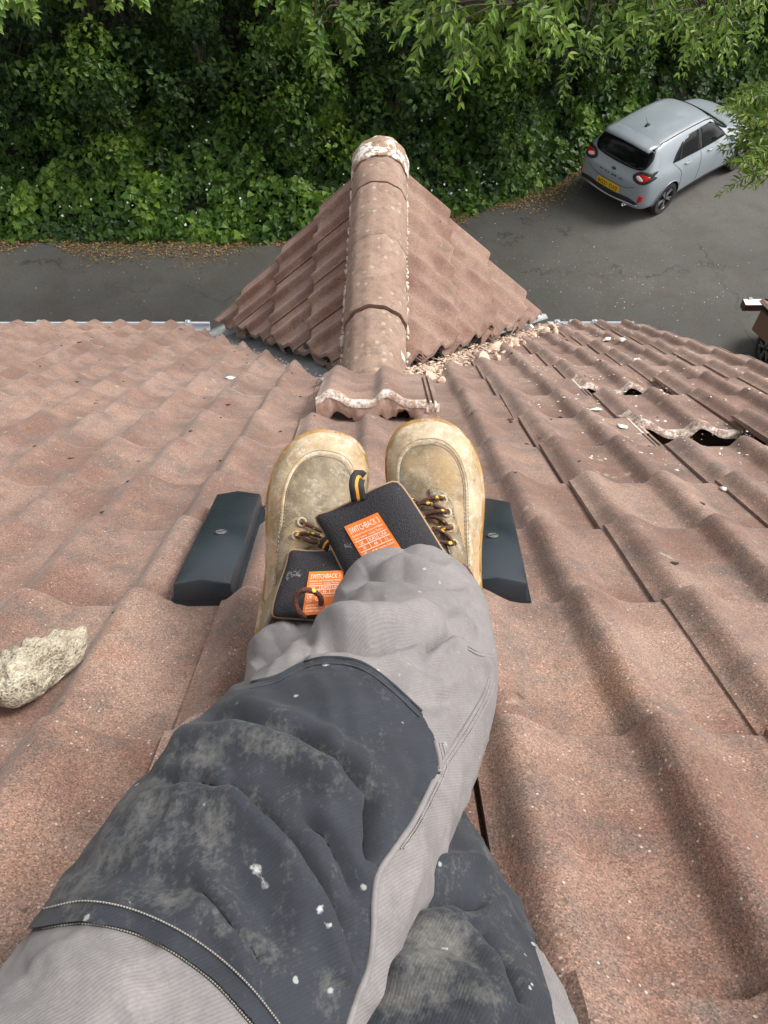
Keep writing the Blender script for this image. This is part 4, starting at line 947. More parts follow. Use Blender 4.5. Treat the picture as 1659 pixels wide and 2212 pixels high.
def drape_patch(name, b, Mw, bv, poly, mat, off=.002, res=11., stitch=True):
    pl = [Vector(p) for p in smooth_closed_px(poly)]; pts = []
    for a, c in zip(pl, pl[1:]+pl[:1]): pts.append(a)
    nb = len(pts); px = np.array([p.x for p in pts]); py = np.array([p.y for p in pts]); gx_, gy_ = np.meshgrid(np.arange(px.min(), px.max(), res), np.arange(py.min(), py.max(), res)); gx_, gy_ = gx_.ravel(), gy_.ravel()
    ok = inside(gx_, gy_, [(p.x, p.y) for p in pts]) & (seg_dist(gx_, gy_, [(p.x, p.y) for p in pts+pts[:1]])[0] > res*.4)
    v2, _, f2, *_r = delaunay_2d_cdt(pts+[Vector((x, y)) for x, y in zip(gx_[ok], gy_[ok])], [(i, (i+1) % nb) for i in range(nb)], [], 1, 1e-5)
    vs = []; bad = set()
    for i, p in enumerate(v2):
        d = Vector(ray(p.x, p.y)).normalized(); h = bv.ray_cast(Vector(CAM), d)[0]
        if h is None: bad.add(i); vs.append(Vector(at(p.x, p.y, .85)))
        else: vs.append(h-d*off)
    m = MB(); m.add(vs, [tuple(f) for f in f2 if not bad & set(f)]); o = m.build(name, mat, None, smooth=True, flip=False); sm = o.modifiers.new('t', 'SOLIDIFY'); sm.thickness = .0022; sm.offset = 0; to_boot(o, Mw, b)
    m = MB(); q = [vs[i] for i in range(nb) if i not in bad]; c = sum(q, Vector())/len(q); q = [c+(p-c)*.90-Vector(FWD)*.0016 for p in q]
    for i in range(0, len(q)-1): m.tube([q[i], q[i].lerp(q[i+1], .62)], .0005, 5)
    to_boot(m.build(name+'_stitching', M_THREAD, None, smooth=True), Mw, b)
def smooth_closed_px(poly, n=6):
    P = np.array(poly, float); k = len(P); out = []
    for i in range(k):
        a, b, c, d = P[(i-1) % k], P[i], P[(i+1) % k], P[(i+2) % k]
        for q in range(n):
            t = q/n; out.append(tuple(.5*((2*b)+(-a+c)*t+(2*a-5*b+4*c-d)*t*t+(-a+3*b-3*c+d)*t**3)))
    return out
# the boot on the right of the picture (upper leg)
bR, MR, bvR = build_boot(at(983, 1440, .895), at(934, 912, .905), rad(-9), 1, 'tan work boot on the right, its tongue flopped over the other boot')
o, tv = pad('tongue', bR, MR, [(672, 1112), (852, 1043), (1010, 1260), (800, 1330)], (.785, .785, .755, .755), .008, M_MESH, .010)
on_label(bR, MR, tv, [(743, 1138), (816, 1107), (884, 1212), (806, 1246)], LINES)
webbing(bR, MR, [(775, 1082), (772, 1062), (770, 1046), (774, 1030), (781, 1034)], 33, (.782, .777, .777, .785, .80))
drape_patch('eyestay', bR, MR, bvR, [(925, 1058), (950, 1056), (974, 1078), (984, 1120), (996, 1160), (1006, 1215), (985, 1235), (965, 1180), (950, 1120), (938, 1085)], M_NUBUCK)
eyelets(bR, MR, bvR, [(956, 1079), (965, 1107), (972, 1140), (979, 1175)])
def up3(pts, bv, lift):
    out = []
    for (x, y), l in zip(pts, lift):
        d = Vector(ray(x, y)).normalized(); h = bv.ray_cast(Vector(CAM), d)[0]
        if h is None: h = Vector(at(x, y, .82))
        out.append(h-d*l)
    return out
for pts in ([(958, 1077), (942, 1074), (920, 1080), (900, 1092), (880, 1100)], [(966, 1104), (945, 1094), (925, 1088), (905, 1086), (890, 1080)], [(966, 1106), (950, 1104), (930, 1108), (910, 1118), (895, 1125)], [(972, 1140), (955, 1124), (935, 1116), (915, 1118)], [(973, 1141), (958, 1140), (942, 1143), (925, 1150)], [(979, 1175), (968, 1158), (950, 1146), (935, 1140)], [(980, 1176), (965, 1172), (952, 1170), (940, 1168)]):
    lace(bR, MR, up3(pts, bvR, [.004]+[.007]*(len(pts)-1)))
lace(bR, MR, [at(x, y, d) for x, y, d in ((985, 1230, .80), (1000, 1224, .79), (1014, 1238, .79), (1024, 1262, .80), (1026, 1285, .81), (1018, 1300, .82))], .0026)
# the boot on the left of the picture (lower leg)
bL, ML, bvL = build_boot(at(616, 1450, .90), at(700, 935, .905), rad(9), -1, 'tan work boot on the left with gum sole edge')
o, tv = pad('tongue', bL, ML, [(620, 1184), (812, 1190), (790, 1345), (592, 1332)], (.80, .80, .765, .765), .008, M_MESH, .010)
on_label(bL, ML, tv, [(668, 1235), (742, 1232), (736, 1322), (652, 1330)], LINES)
webbing(bL, ML, [(697, 1186), (704, 1172), (716, 1164), (732, 1160), (738, 1164)], 24, (.795, .788, .785, .788, .797))
drape_patch('eyestay', bL, ML, bvL, [(640, 1118), (655, 1126), (664, 1150), (672, 1180), (640, 1192), (618, 1215), (606, 1250), (596, 1230), (600, 1180), (612, 1140)], M_NUBUCK)
eyelets(bL, ML, bvL, [(640, 1157), (652, 1128)])
for pts in ([(640, 1157), (655, 1152), (675, 1154), (695, 1160)], [(641, 1158), (660, 1166), (680, 1172), (700, 1168)], [(652, 1128), (670, 1136), (690, 1146), (705, 1150)]):
    lace(bL, ML, up3(pts, bvL, [.004]+[.007]*(len(pts)-1)))
lace(bL, ML, [at(x, y, d) for x, y, d in ((694, 1306, .755), (692, 1290, .752), (678, 1278, .748), (656, 1275, .746), (641, 1286, .748), (638, 1304, .750), (646, 1322, .752), (660, 1334, .757))], .0027)
lace(bL, ML, [at(x, y, d) for x, y, d in ((592, 1312, .80), (598, 1326, .79), (606, 1338, .79), (618, 1344, .795))], .0026)

# ------------------------------------------------------------------ cars
from mathutils.geometry import delaunay_2d_cdt
def car_paint(name, c, metal=.0, rough=.32):
    t = NT(name, rough); co = t.coords(False); t.col(t.mix(t.noise(co, 1.4, 4), tuple(x*.92 for x in c), tuple(x*1.06 for x in c)))
    t.b.inputs['Coat Weight'].default_value = .6; t.b.inputs['Coat Roughness'].default_value = .06; t.b.inputs['Metallic'].default_value = metal
    t.rough(t.mr(t.noise(co, 9, 4), .3, .7, rough*.85, rough*1.25)); return t.m
M_CARGREY = car_paint('grey_matter_paint', (.265, .305, .338)); M_CARBLACK = car_paint('black_paint', (.012, .012, .014), 0, .25)
M_TRIM = plain('black_car_trim', (.016, .016, .017), .55, .15); M_GLASS = plain('privacy_glass', (.006, .007, .008), .06, .1, Specular_IOR_Level=.28); M_TYRE = plain('tyre_rubber', (.022, .022, .023), .85, .2, 40)
M_ALLOY = plain('machined_alloy', (.45, .46, .48), .3, .06, 30, Metallic=.85); M_RIMBLK = plain('gloss_black_rim', (.02, .02, .022), .25, .1)
def lamp_mat(name, c): return plain(name, c, .12, .08, 25)
M_REDL = lamp_mat('red_lens', (.55, .012, .010)); M_WHITEL = lamp_mat('clear_lens', (.72, .72, .74)); M_PLATE = plain('yellow_plate', (.82, .47, .01), .35, .03); M_CHROME = plain('chrome', (.75, .75, .76), .12, .05, Metallic=1.)
#  y, bottom z, sill x, widest x, shoulder z, belt x, belt z, roof-edge x, roof-edge z, top z
ST = [(-.835, .40, .52, .66, .60, .58, .68, .48, .73, .74), (-.80, .33, .66, .77, .68, .70, .82, .60, .88, .89), (-.70, .28, .76, .855, .82, .79, .965, .69, 1.03, 1.045), (-.58, .26, .80, .885, .88, .80, 1.03, .66, 1.19, 1.215),
      (-.44, .25, .82, .90, .90, .80, 1.05, .61, 1.36, 1.40), (-.30, .24, .83, .905, .90, .80, 1.05, .595, 1.43, 1.48), (0, .22, .84, .912, .89, .80, 1.04, .60, 1.455, 1.515), (.45, .21, .84, .895, .87, .79, 1.015, .60, 1.47, 1.535),
      (.95, .21, .84, .89, .86, .785, 1.0, .595, 1.465, 1.54), (1.40, .21, .84, .89, .85, .78, .995, .57, 1.425, 1.505), (1.75, .21, .84, .89, .85, .775, .99, .56, 1.26, 1.34), (2.08, .21, .84, .895, .84, .77, .975, .62, 1.055, 1.10),
      (2.35, .22, .84, .90, .83, .78, .95, .62, .995, 1.02), (2.75, .23, .83, .90, .80, .77, .90, .58, .945, .965), (3.08, .26, .78, .86, .73, .70, .82, .52, .865, .88), (3.28, .32, .66, .74, .60, .58, .70, .44, .745, .76), (3.36, .40, .50, .56, .52, .44, .60, .34, .63, .64)]
def car_body_mesh(paint):
    bm = bmesh.new(); rows = []
    for y, zb, xs, xm, zsh, xb, zb2, xr, zr_, zt in ST:
        h = [(0, zb), (xs*.6, zb), (xs, zb+.005), (xm*.975, zb+.11), (xm, (zb+zsh)/2+.03), (xm*.985, zsh), (xb, zb2), ((xb+xr)/2+.012, (zb2+zr_)/2+.01), (xr, zr_), (xr*.80, zr_+(zt-zr_)*.62), (xr*.42, zr_+(zt-zr_)*.93), (0, zt)]
        prof_ = h+[(-x, z) for x, z in h[-2:0:-1]]
        rows.append([bm.verts.new((x, y, z)) for x, z in prof_])
    n = len(rows[0])
    for a, b in zip(rows, rows[1:]):
        for j in range(n): bm.faces.new((a[j], a[(j+1) % n], b[(j+1) % n], b[j]))
    for r, rev in ((rows[0], True), (rows[-1], False)):
        m = n//2
        for j in range(m):
            q = [r[j], r[j+1], r[n-1-j], r[(n-j) % n]] if j else [r[0], r[1], r[n-1]]
            q = list(dict.fromkeys(q))
            if len(q) >= 3:
                try: bm.faces.new(q if rev else q[::-1])
                except ValueError: pass
    bmesh.ops.recalc_face_normals(bm, faces=bm.faces)
    me = bpy.data.meshes.new('body'); bm.to_mesh(me); bm.free(); me.materials.append(paint); me.materials.append(M_TRIM)
    o = link('tmp', me); s = o.modifiers.new('s', 'SUBSURF'); s.levels = s.render_levels = 2
    cuts = []
    for yc in (0, 2.588):
        m = MB(); K = 40; R = .372; vs = [(sx, yc+R*math.cos(6.28318*i/K), .345+R*math.sin(6.28318*i/K)) for sx in (-1.2, 1.2) for i in range(K)]
        m.add(vs, [(i, (i+1) % K, K+(i+1) % K, K+i) for i in range(K)]+[tuple(range(K))[::-1], tuple(range(K, 2*K))], 0)
        cme = m.mesh('cut'); fix_normals(cme); cme.materials.append(paint); cme.materials.append(M_TRIM); cme.polygons.foreach_set('material_index', [1]*len(cme.polygons))
        c = link('cut', cme); cuts.append(c); b = o.modifiers.new('b', 'BOOLEAN'); b.operation = 'DIFFERENCE'; b.object = c; b.solver = 'EXACT'
    dg = bpy.context.evaluated_depsgraph_get(); out = bpy.data.meshes.new_from_object(o.evaluated_get(dg)); out.name = 'body'
    for x in [o]+cuts: bpy.data.objects.remove(x)
    out.polygons.foreach_set('use_smooth', [True]*len(out.polygons)); out.set_sharp_from_angle(angle=rad(42)); return out
def wheel_parts():
    def lathe(pr, K=48):
        m = MB(); n = len(pr); vs = [(x, r*math.cos(6.28318*i/K), r*math.sin(6.28318*i/K)) for i in range(K) for x, r in pr]
        m.add(vs, [(i*n+j, i*n+(j+1) % n, ((i+1) % K)*n+(j+1) % n, ((i+1) % K)*n+j) for i in range(K) for j in range(n)]); return m
    ty = lathe([(-.095, .235), (-.108, .27), (-.104, .315), (-.085, .332), (-.045, .337), (-.042, .332), (-.036, .332), (-.033, .338), (0, .339), (.033, .338), (.036, .332), (.042, .332), (.045, .337), (.085, .332), (.104, .315), (.108, .27), (.095, .235)])
    rim = lathe([(.092, .237), (.100, .240), (.100, .226), (.085, .218), (.02, .205), (-.09, .205), (-.09, .235)])
    disc = MB(); K = 32; disc.add([(.03, .2*math.cos(6.283*i/K), .2*math.sin(6.283*i/K)) for i in range(K)]+[(.024, .2*math.cos(6.283*i/K), .2*math.sin(6.283*i/K)) for i in range(K)], [tuple(range(K)), tuple(range(K, 2*K))[::-1]]+[(i, (i+1) % K, K+(i+1) % K, K+i) for i in range(K)])
    sp = MB()
    for s in (-1, 1):
        a0, a1 = .035*s, .115*s
        sp.add([(.088, .03, a0-.012), (.088, .03, a0+.012), (.098, .228, a1+.010), (.098, .228, a1-.012), (.06, .03, a0-.016), (.06, .03, a0+.016), (.07, .225, a1+.015), (.07, .225, a1-.016)], [(0, 1, 2, 3), (7, 6, 5, 4), (0, 4, 5, 1), (1, 5, 6, 2), (2, 6, 7, 3), (3, 7, 4, 0)])
    hub = lathe([(.06, .001), (.094, .001), (.092, .034), (.08, .05), (.05, .055)], 20)
    return [x.mesh(n_, True) for x, n_ in ((ty, 'wheel'), (rim, 'rim'), (disc, 'brake_disc'), (hub, 'hub_cap'))]+[sp.mesh('spoke')]
WP = wheel_parts()
for x, mm in zip(WP, (M_TYRE, M_RIMBLK, M_TRIM, M_RIMBLK, M_ALLOY)): fix_normals(x); x.materials.append(mm); sharp(x, 35)
def build_car(name, label, paint, M, plate=None):
    car = thing(name, label, 'car', M=M); bme = car_body_mesh(paint); body = link('body', bme, car)
    bv = BVHTree.FromPolygons([tuple(v.co) for v in bme.vertices], [tuple(p.vertices) for p in bme.polygons])
    def decal(pname, poly, view, mat, off=.004, res=.045, parent=car, sd_=1, th=.004):
        pl = [Vector(p) for p in poly]; pts = []
        for a, b in zip(pl, pl[1:]+pl[:1]):
            k = max(1, int((b-a).length/res)); pts += [a+(b-a)*i/k for i in range(k)]
        nb = len(pts); px = np.array([p.x for p in pts]); py = np.array([p.y for p in pts])
        gx_, gy_ = np.meshgrid(np.arange(px.min(), px.max(), res), np.arange(py.min(), py.max(), res)); gx_, gy_ = gx_.ravel(), gy_.ravel()
        ok = inside(gx_, gy_, [(p.x, p.y) for p in pts]) & (seg_dist(gx_, gy_, [(p.x, p.y) for p in pts+pts[:1]])[0] > res*.4)
        allp = pts+[Vector((x, y)) for x, y in zip(gx_[ok], gy_[ok])]
        v2, _, f2, *_r = delaunay_2d_cdt(allp, [(i, (i+1) % nb) for i in range(nb)], [], 1, 1e-5)
        vs = []
        for p in v2:
            if view == 'rear': o_, d_ = Vector((p.x, -3, p.y)), Vector((0, 1, 0))
            elif view == 'top': o_, d_ = Vector((p.x, p.y, 3)), Vector((0, 0, -1))
            else: o_, d_ = Vector((3*sd_, p.x, p.y)), Vector((-sd_, 0, 0))
            h = bv.ray_cast(o_, d_)
            if h[0] is None: h = bv.find_nearest(o_+d_*2.3)
            vs.append(h[0]+h[1]*off*(1 if h[1].dot(d_) < 0 else -1))
        m = MB(); m.add(vs, [tuple(f) for f in f2]); o = m.build(pname, mat, parent, smooth=True, flip=False)
        s = o.modifiers.new('t', 'SOLIDIFY'); s.thickness = th; s.offset = 0; return o
    rw = decal('rear_window', smooth_closed([(-.50, 1.395), (0, 1.405), (.50, 1.395), (.615, 1.33), (.66, 1.20), (.60, 1.08), (.40, 1.035), (0, 1.02), (-.40, 1.035), (-.60, 1.08), (-.66, 1.20), (-.615, 1.33)]), 'rear', M_GLASS)
    for sx in (1, -1):
        win = decal('rear_side_window', [(.02, 1.06), (.25, 1.045), (.62, 1.03), (.92, 1.02), (.88, 1.40), (.60, 1.40), (.36, 1.335), (.15, 1.19)], 'side', M_GLASS, sd_=sx)
        decal('quarter_pillar', [(.245, 1.05), (.285, 1.05), (.40, 1.345), (.37, 1.335)], 'side', M_TRIM, off=.008, parent=win, sd_=sx)
        decal('front_side_window', [(1.03, 1.018), (1.45, 1.012), (1.88, 1.01), (1.78, 1.12), (1.55, 1.30), (1.36, 1.385), (1.0, 1.405)], 'side', M_GLASS, sd_=sx)
        decal('door_pillar', [(.925, 1.02), (1.025, 1.018), (.995, 1.405), (.885, 1.40)], 'side', M_TRIM, off=.003, sd_=sx)
        for nm, pts in (('door_gap', [(.40, .40), (.36, .60), (.32, .80), (.20, .93), (.06, 1.04)]), ('door_gap', [(.975, .30), (.975, .6), (.975, 1.0)]), ('door_gap', [(2.02, .34), (2.0, .7), (1.93, .98)])):
            P = smooth_poly(pts, 16); L_ = [(x-.006, z) for x, z in P]+[(x+.006, z) for x, z in P[::-1]]; decal(nm, L_, 'side', M_TRIM, off=.0015, res=.08, sd_=sx, th=.001)
        for hy in (.52, 1.30):
            h = MB(); p = bv.ray_cast(Vector((3*sx, hy, .935)), Vector((-sx, 0, 0)))[0]
            h.tube([p+Vector((sx*.004, -.10, 0)), p+Vector((sx*.026, -.08, .003)), p+Vector((sx*.028, .06, .003)), p+Vector((sx*.006, .09, 0))], .015, 10, flat=.8); h.build('door_handle', paint, car, smooth=True)
        decal('sill_trim', [(.42, .285), (2.15, .285), (2.15, .34), (1.3, .375), (.50, .345)], 'side', M_TRIM, off=.004, sd_=sx)
        for yc in (0, 2.588):
            K = 24; a = np.linspace(-.12, math.pi+.12, K); arc = [(yc+.372*math.cos(q), .345+.372*math.sin(q)) for q in a]+[(yc+.388*math.cos(q), .345+.388*math.sin(q)) for q in a[::-1]]
            decal('arch_lip', [(x+.0, z) for x, z in arc], 'side', paint, off=.010, sd_=sx, res=.06, th=.02)
            w = link('wheel', WP[0], car, Matrix.Translation((sx*.795, yc, .339))@(Matrix.Identity(4) if sx > 0 else Matrix.Rotation(math.pi, 4, 'Z')))
            for q in WP[1:4]: link(q.name.split('.')[0], q, w)
            for k in range(5): link('spoke', WP[4], w, Matrix.Rotation(2*math.pi*k/5+.3, 4, 'X'))
        tl = decal('tail_light', smooth_closed([(sx*.47, .955), (sx*.53, .885), (sx*.67, .862), (sx*.80, .905), (sx*.865, 1.05), (sx*.76, 1.07), (sx*.58, 1.05)]), 'rear', M_TRIM, off=.010, res=.03, th=.016)
        decal('red_lens', smooth_closed([(sx*.53, .955), (sx*.58, .915), (sx*.68, .898), (sx*.76, .935), (sx*.785, 1.0), (sx*.70, 1.018), (sx*.60, 1.005)]), 'rear', M_REDL, off=.020, res=.025, parent=tl)
        decal('clear_lens', smooth_closed([(sx*.55, .950), (sx*.60, .922), (sx*.675, .912), (sx*.705, .935), (sx*.65, .968), (sx*.58, .98)]), 'rear', M_WHITEL, off=.025, res=.02, parent=tl)
        decal('reflector', [(sx*.735, .50), (sx*.80, .53), (sx*.81, .65), (sx*.74, .64)], 'rear', M_REDL, off=.008, res=.03, th=.01)
        mr = MB(); mp = Vector((sx*.90, 1.80, 1.05)); rk = rock(1, 3, 3, (1, 1, 1), 0)
        mr.add([mp+Vector((sx*.07+v[0]*.105, v[1]*.065, v[2]*.075)) for v in rk.v], rk.f); mr.build('door_mirror', paint, car, smooth=True)
        rl = MB(); pts = []
        for y in np.linspace(-.34, 1.62, 26):
            xr = np.interp(y, [s[0] for s in ST], [s[7] for s in ST])*.93; h = bv.ray_cast(Vector((sx*xr, y, 3)), Vector((0, 0, -1)))[0]; pts.append(h+Vector((0, 0, .004)))
        rl.tube(pts, .013, 8, flat=.7); rl.build('roof_gutter_strip', M_TRIM, car, smooth=True)
    sp = MB(); vs = []; k = 14
    for j, (y, dz, wx) in enumerate(((-.26, .006, .585), (-.40, .018, .585), (-.56, .016, .58), (-.645, .004, .57), (-.65, -.020, .565), (-.50, -.035, .56))):
        for i in range(k+1):
            x = -wx+2*wx*i/k; u = abs(x)/wx; vs.append((x, y+.05*u**3, 1.475+dz-.045*u**2.2-(.03 if j > 2 else .0)*.6-.012*(y+.26)*-1))
    sp.add(vs, [(j*(k+1)+i, j*(k+1)+i+1, (j+1)*(k+1)+i+1, (j+1)*(k+1)+i) for j in range(5) for i in range(k)]); o = sp.build('roof_spoiler', paint, car, smooth=True); s = o.modifiers.new('t', 'SOLIDIFY'); s.thickness = .012; s.offset = -1
    decal('bumper_insert', smooth_closed([(-.75, .47), (-.55, .525), (-.25, .50), (0, .49), (.25, .50), (.55, .525), (.75, .47), (.60, .405), (.30, .39), (0, .385), (-.30, .39), (-.60, .405)]), 'rear', M_TRIM, off=.006)
    df = MB(); df.tube([Vector((x, -.835-.012+abs(x)**3*.18, .395-.015*math.cos(x*5)+.05*max(0, abs(x)-.5))) for x in np.linspace(-.74, .74, 30)], .024, 8, flat=.8); df.build('diffuser_blade', M_ALLOY, car, smooth=True)
    for q, (pts, r) in {'tailgate_gap': ([(-.60, .78), (-.45, .70), (-.30, .675), (0, .665), (.30, .675), (.45, .70), (.60, .78)], .005)}.items():
        P = smooth_poly(pts, 30); decal(q, [(x, z-r) for x, z in P]+[(x, z+r) for x, z in P[::-1]], 'rear', M_TRIM, off=.002, res=.08, th=.001)
    ex = MB(); K = 16
    ex.add([(.46+r*math.cos(6.283*i/K), y, .335+r*.75*math.sin(6.283*i/K)) for r, y in ((.048, -.70), (.048, -.835), (.038, -.84), (.036, -.72)) for i in range(K)], [(a*K+i, a*K+(i+1) % K, (a+1)*K+(i+1) % K, (a+1)*K+i) for a in range(3) for i in range(K)]); ex.build('exhaust_tip', M_CHROME, car, smooth=True)
    an = MB(); h = bv.ray_cast(Vector((0, .02, 3)), Vector((0, 0, -1)))[0]
    an.tube([h+Vector((0, .06, -.006)), h+Vector((0, .02, .022)), h+Vector((0, -.04, .018)), h+Vector((0, -.07, -.004))], [.028, .034, .026, .012], 10, flat=.7); an.tube([h+Vector((0, -.01, .02)), h+Vector((0, -.13, .21))], [.006, .0035], 6); an.build('aerial', M_TRIM, car, smooth=True)
    decal('badge', [(.055*math.cos(6.283*i/18), .905+.026*math.sin(6.283*i/18)) for i in range(18)], 'rear', plain('dark_blue_badge', (.01, .02, .06), .2), off=.006, res=.02)
    wi = MB(); hp = [bv.ray_cast(Vector((x, -3, z)), Vector((0, 1, 0)))[0] for x, z in ((.02, 1.04), (.12, 1.06), (.26, 1.085), (.40, 1.10))]; wi.tube([p+Vector((0, -.014, .004)) for p in hp], .008, 6); wi.build('rear_wiper', M_TRIM, car, smooth=True)
    decal('windscreen', smooth_closed([(-.52, 1.46), (0, 1.50), (.52, 1.46), (.66, 2.0), (.40, 2.10), (0, 2.13), (-.40, 2.10), (-.66, 2.0)]), 'top', M_GLASS, off=.004, res=.08)
    def text(body_, x0, wd, z0, hgt, pname, mat, parent, yoff=None, spacing=1.0, off=.008):
        cu = bpy.data.curves.new('t', 'FONT'); cu.body = body_; cu.size = 1; cu.resolution_u = 2; cu.space_character = spacing; cu.offset = .012; ob = bpy.data.objects.new('t', cu); COL.objects.link(ob)
        dg = bpy.context.evaluated_depsgraph_get(); tm = ob.evaluated_get(dg).to_mesh(); vs = [v.co.copy() for v in tm.vertices]; fs = [tuple(p.vertices) for p in tm.polygons]
        ob.evaluated_get(dg).to_mesh_clear(); bpy.data.objects.remove(ob); bpy.data.curves.remove(cu)
        x1, xm_ = max(v.x for v in vs), min(v.x for v in vs); y1 = max(v.y for v in vs); out = []
        for v in vs:
            X_ = x0+(v.x-xm_)/(x1-xm_)*wd; Z_ = z0+v.y/y1*hgt
            if yoff is not None: out.append((X_, yoff, Z_))
            else:
                h = bv.ray_cast(Vector((X_, -3, Z_)), Vector((0, 1, 0))); out.append(h[0]+Vector((0, -off, 0)))
        m = MB(); m.add(out, fs); return m.build(pname, mat, parent)
    if plate:
        yb_ = bv.ray_cast(Vector((0, -3, .58)), Vector((0, 1, 0)))[0].y
        p = MB(); p.box((-.285, yb_-.030, .520), (.285, yb_-.012, .650)); pl_ = p.build('number_plate', M_PLATE, car)
        p = MB(); p.box((-.295, yb_-.014, .510), (.295, yb_+.05, .660)); p.build('plate_recess', paint, car)
        text(plate, -.255, .51, .544, .082, 'plate_lettering', M_TRIM, pl_, yoff=yb_-.0325)
        text('P U M A', -.30, .60, .785, .034, 'tailgate_lettering', M_TRIM, car)
    return car
def smooth_closed(poly, n=5):
    P = np.array(poly, float); k = len(P); out = []
    for i in range(k):
        a, b, c, d = P[(i-1) % k], P[i], P[(i+1) % k], P[(i+2) % k]
        for q in range(n):
            t = q/n; out.append(tuple(.5*((2*b)+(-a+c)*t+(2*a-5*b+4*c-d)*t*t+(-a+3*b-3*c+d)*t**3)))
    return out
CAR_X, CAR_Y, CAR_H = 5.42, 15.50, rad(50.5)
build_car('parked_car', 'grey crossover hatchback parked under the trees, tail towards the house', M_CARGREY, Matrix.Translation((CAR_X, CAR_Y, 0))@Matrix.Rotation(-CAR_H, 4, 'Z'), 'BG21 OXE')
build_car('parked_car', 'black car half hidden behind the brown barge board at the right edge', M_CARBLACK, Matrix.Translation((7.62, 7.70, 0))@Matrix.Rotation(0, 4, 'Z'))

# ------------------------------------------------------------------ low outbuilding at the right edge
B0 = at(1646, 666, 9.5); zb_ = float(B0[2]); bx, by = float(B0[0]), float(B0[1])
ob_ = thing('outbuilding', 'low tiled outbuilding with brown barge board and white gutter at the right edge', 'outbuilding', (bx, by, 0))
def bl(m, name, mat, **k): 
    o = m.build(name, mat, ob_, **k); o.matrix_parent_inverse = Matrix.Translation((-bx, -by, 0)); return o
sl = math.tan(rad(20)); LB = 3.4
m = MB(); m.add([(bx, by, zb_), (bx, by, zb_-.33), (bx, by-LB, zb_-.33+sl*LB), (bx, by-LB, zb_+sl*LB), (bx+.03, by, zb_), (bx+.03, by, zb_-.33), (bx+.03, by-LB, zb_-.33+sl*LB), (bx+.03, by-LB, zb_+sl*LB)], [(0, 1, 2, 3), (7, 6, 5, 4), (0, 4, 5, 1), (1, 5, 6, 2), (2, 6, 7, 3), (3, 7, 4, 0)]); bl(m, 'barge_board', M_TAN)
m = MB(); m.add([(bx-.02, by+.05, zb_+.0), (bx+5, by+.05, zb_), (bx+5, by-LB, zb_+sl*LB+.0), (bx-.02, by-LB, zb_+sl*LB), (bx-.02, by+.05, zb_-.03), (bx+5, by+.05, zb_-.03), (bx+5, by-LB, zb_+sl*LB-.03), (bx-.02, by-LB, zb_+sl*LB-.03)], [(0, 1, 2, 3), (7, 6, 5, 4), (0, 4, 5, 1), (1, 5, 6, 2), (2, 6, 7, 3), (3, 7, 4, 0)]); rf = bl(m, 'roof', M_FELT)
q20 = rad(20)-TILT_T*.6
for ci in range(5):
    for k in range(4):
        Mt = Matrix.Translation((bx-.03+.30*k+.30, by+.09-.31*ci*math.cos(rad(20)), zb_+.035+.31*ci*math.sin(rad(20))))@Matrix.Rotation(math.pi, 4, 'Z')@Matrix.Rotation(q20, 4, 'X')
        Mt = frame((bx-.03+.30*k, by+.09-.31*ci*math.cos(rad(20)), zb_+.04+.31*ci*math.sin(rad(20))), (1, 0, 0), (0, math.cos(q20), -math.sin(q20)), (0, math.sin(q20), math.cos(q20)))@Matrix.Translation((0, -TL, 0))
        o = link('roof_tile', VARS[(ci+k) % 5], rf, Matrix.Translation((0, 0, 0))@Mt)
gy0, gy1, gz = by+.08, by+.20, zb_-.02
m = MB(); m.add([(bx-.17, gy0, gz), (bx-.17, gy1, gz), (bx+5, gy1, gz), (bx+5, gy0, gz), (bx-.17, gy0+.015, gz-.10), (bx-.17, gy1-.015, gz-.10), (bx+5, gy1-.015, gz-.10), (bx+5, gy0+.015, gz-.10)], [(0, 1, 5, 4), (1, 2, 6, 5), (2, 3, 7, 6), (3, 0, 4, 7), (4, 5, 6, 7)])
gt = bl(m, 'gutter', M_BROWN); s = gt.modifiers.new('t', 'SOLIDIFY'); s.thickness = .004
m = MB(); m.box((bx-.165, gy0+.006, gz-.012), (bx+.06, gy1-.006, gz+.002)); bl(m, 'gutter_cover', M_PVCW)
m = MB(); m.box((bx-.10, gy1-.02, gz), (bx-.06, gy1+.006, gz+.02)); bl(m, 'gutter_clip', M_STEEL)
for yy in (by-.15, by-LB+.1):
    m = MB(); m.box((bx+2.9, yy-.06, 0), (bx+3.02, yy+.06, zb_-.06+sl*(by-yy))); bl(m, 'post', M_TAN)
    m = MB(); m.box((bx+4.8, yy-.06, 0), (bx+4.92, yy+.06, zb_-.06+sl*(by-yy))); bl(m, 'post', M_TAN)

# ------------------------------------------------------------------ greenery
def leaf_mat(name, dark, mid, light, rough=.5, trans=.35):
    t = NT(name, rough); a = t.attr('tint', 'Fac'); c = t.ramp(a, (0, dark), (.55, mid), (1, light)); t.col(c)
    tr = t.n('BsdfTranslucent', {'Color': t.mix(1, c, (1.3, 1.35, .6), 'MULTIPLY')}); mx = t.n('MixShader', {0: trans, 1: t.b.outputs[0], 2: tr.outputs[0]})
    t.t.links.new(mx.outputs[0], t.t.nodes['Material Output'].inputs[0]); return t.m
L_IVY = leaf_mat('ivy_leaf', (.024, .062, .009), (.084, .182, .022), (.220, .345, .045), .45)
L_DARK = leaf_mat('dark_tree_leaf', (.016, .038, .010), (.050, .105, .022), (.135, .230, .040))
L_MID = leaf_mat('hawthorn_leaf', (.026, .060, .010), (.080, .165, .022), (.205, .310, .042))
L_ASH = leaf_mat('ash_leaf', (.070, .150, .026), (.170, .295, .055), (.330, .440, .110), .42, .4)
L_YEW = leaf_mat('yew_leaf', (.045, .098, .020), (.110, .195, .032), (.29, .36, .06), .45, .35)
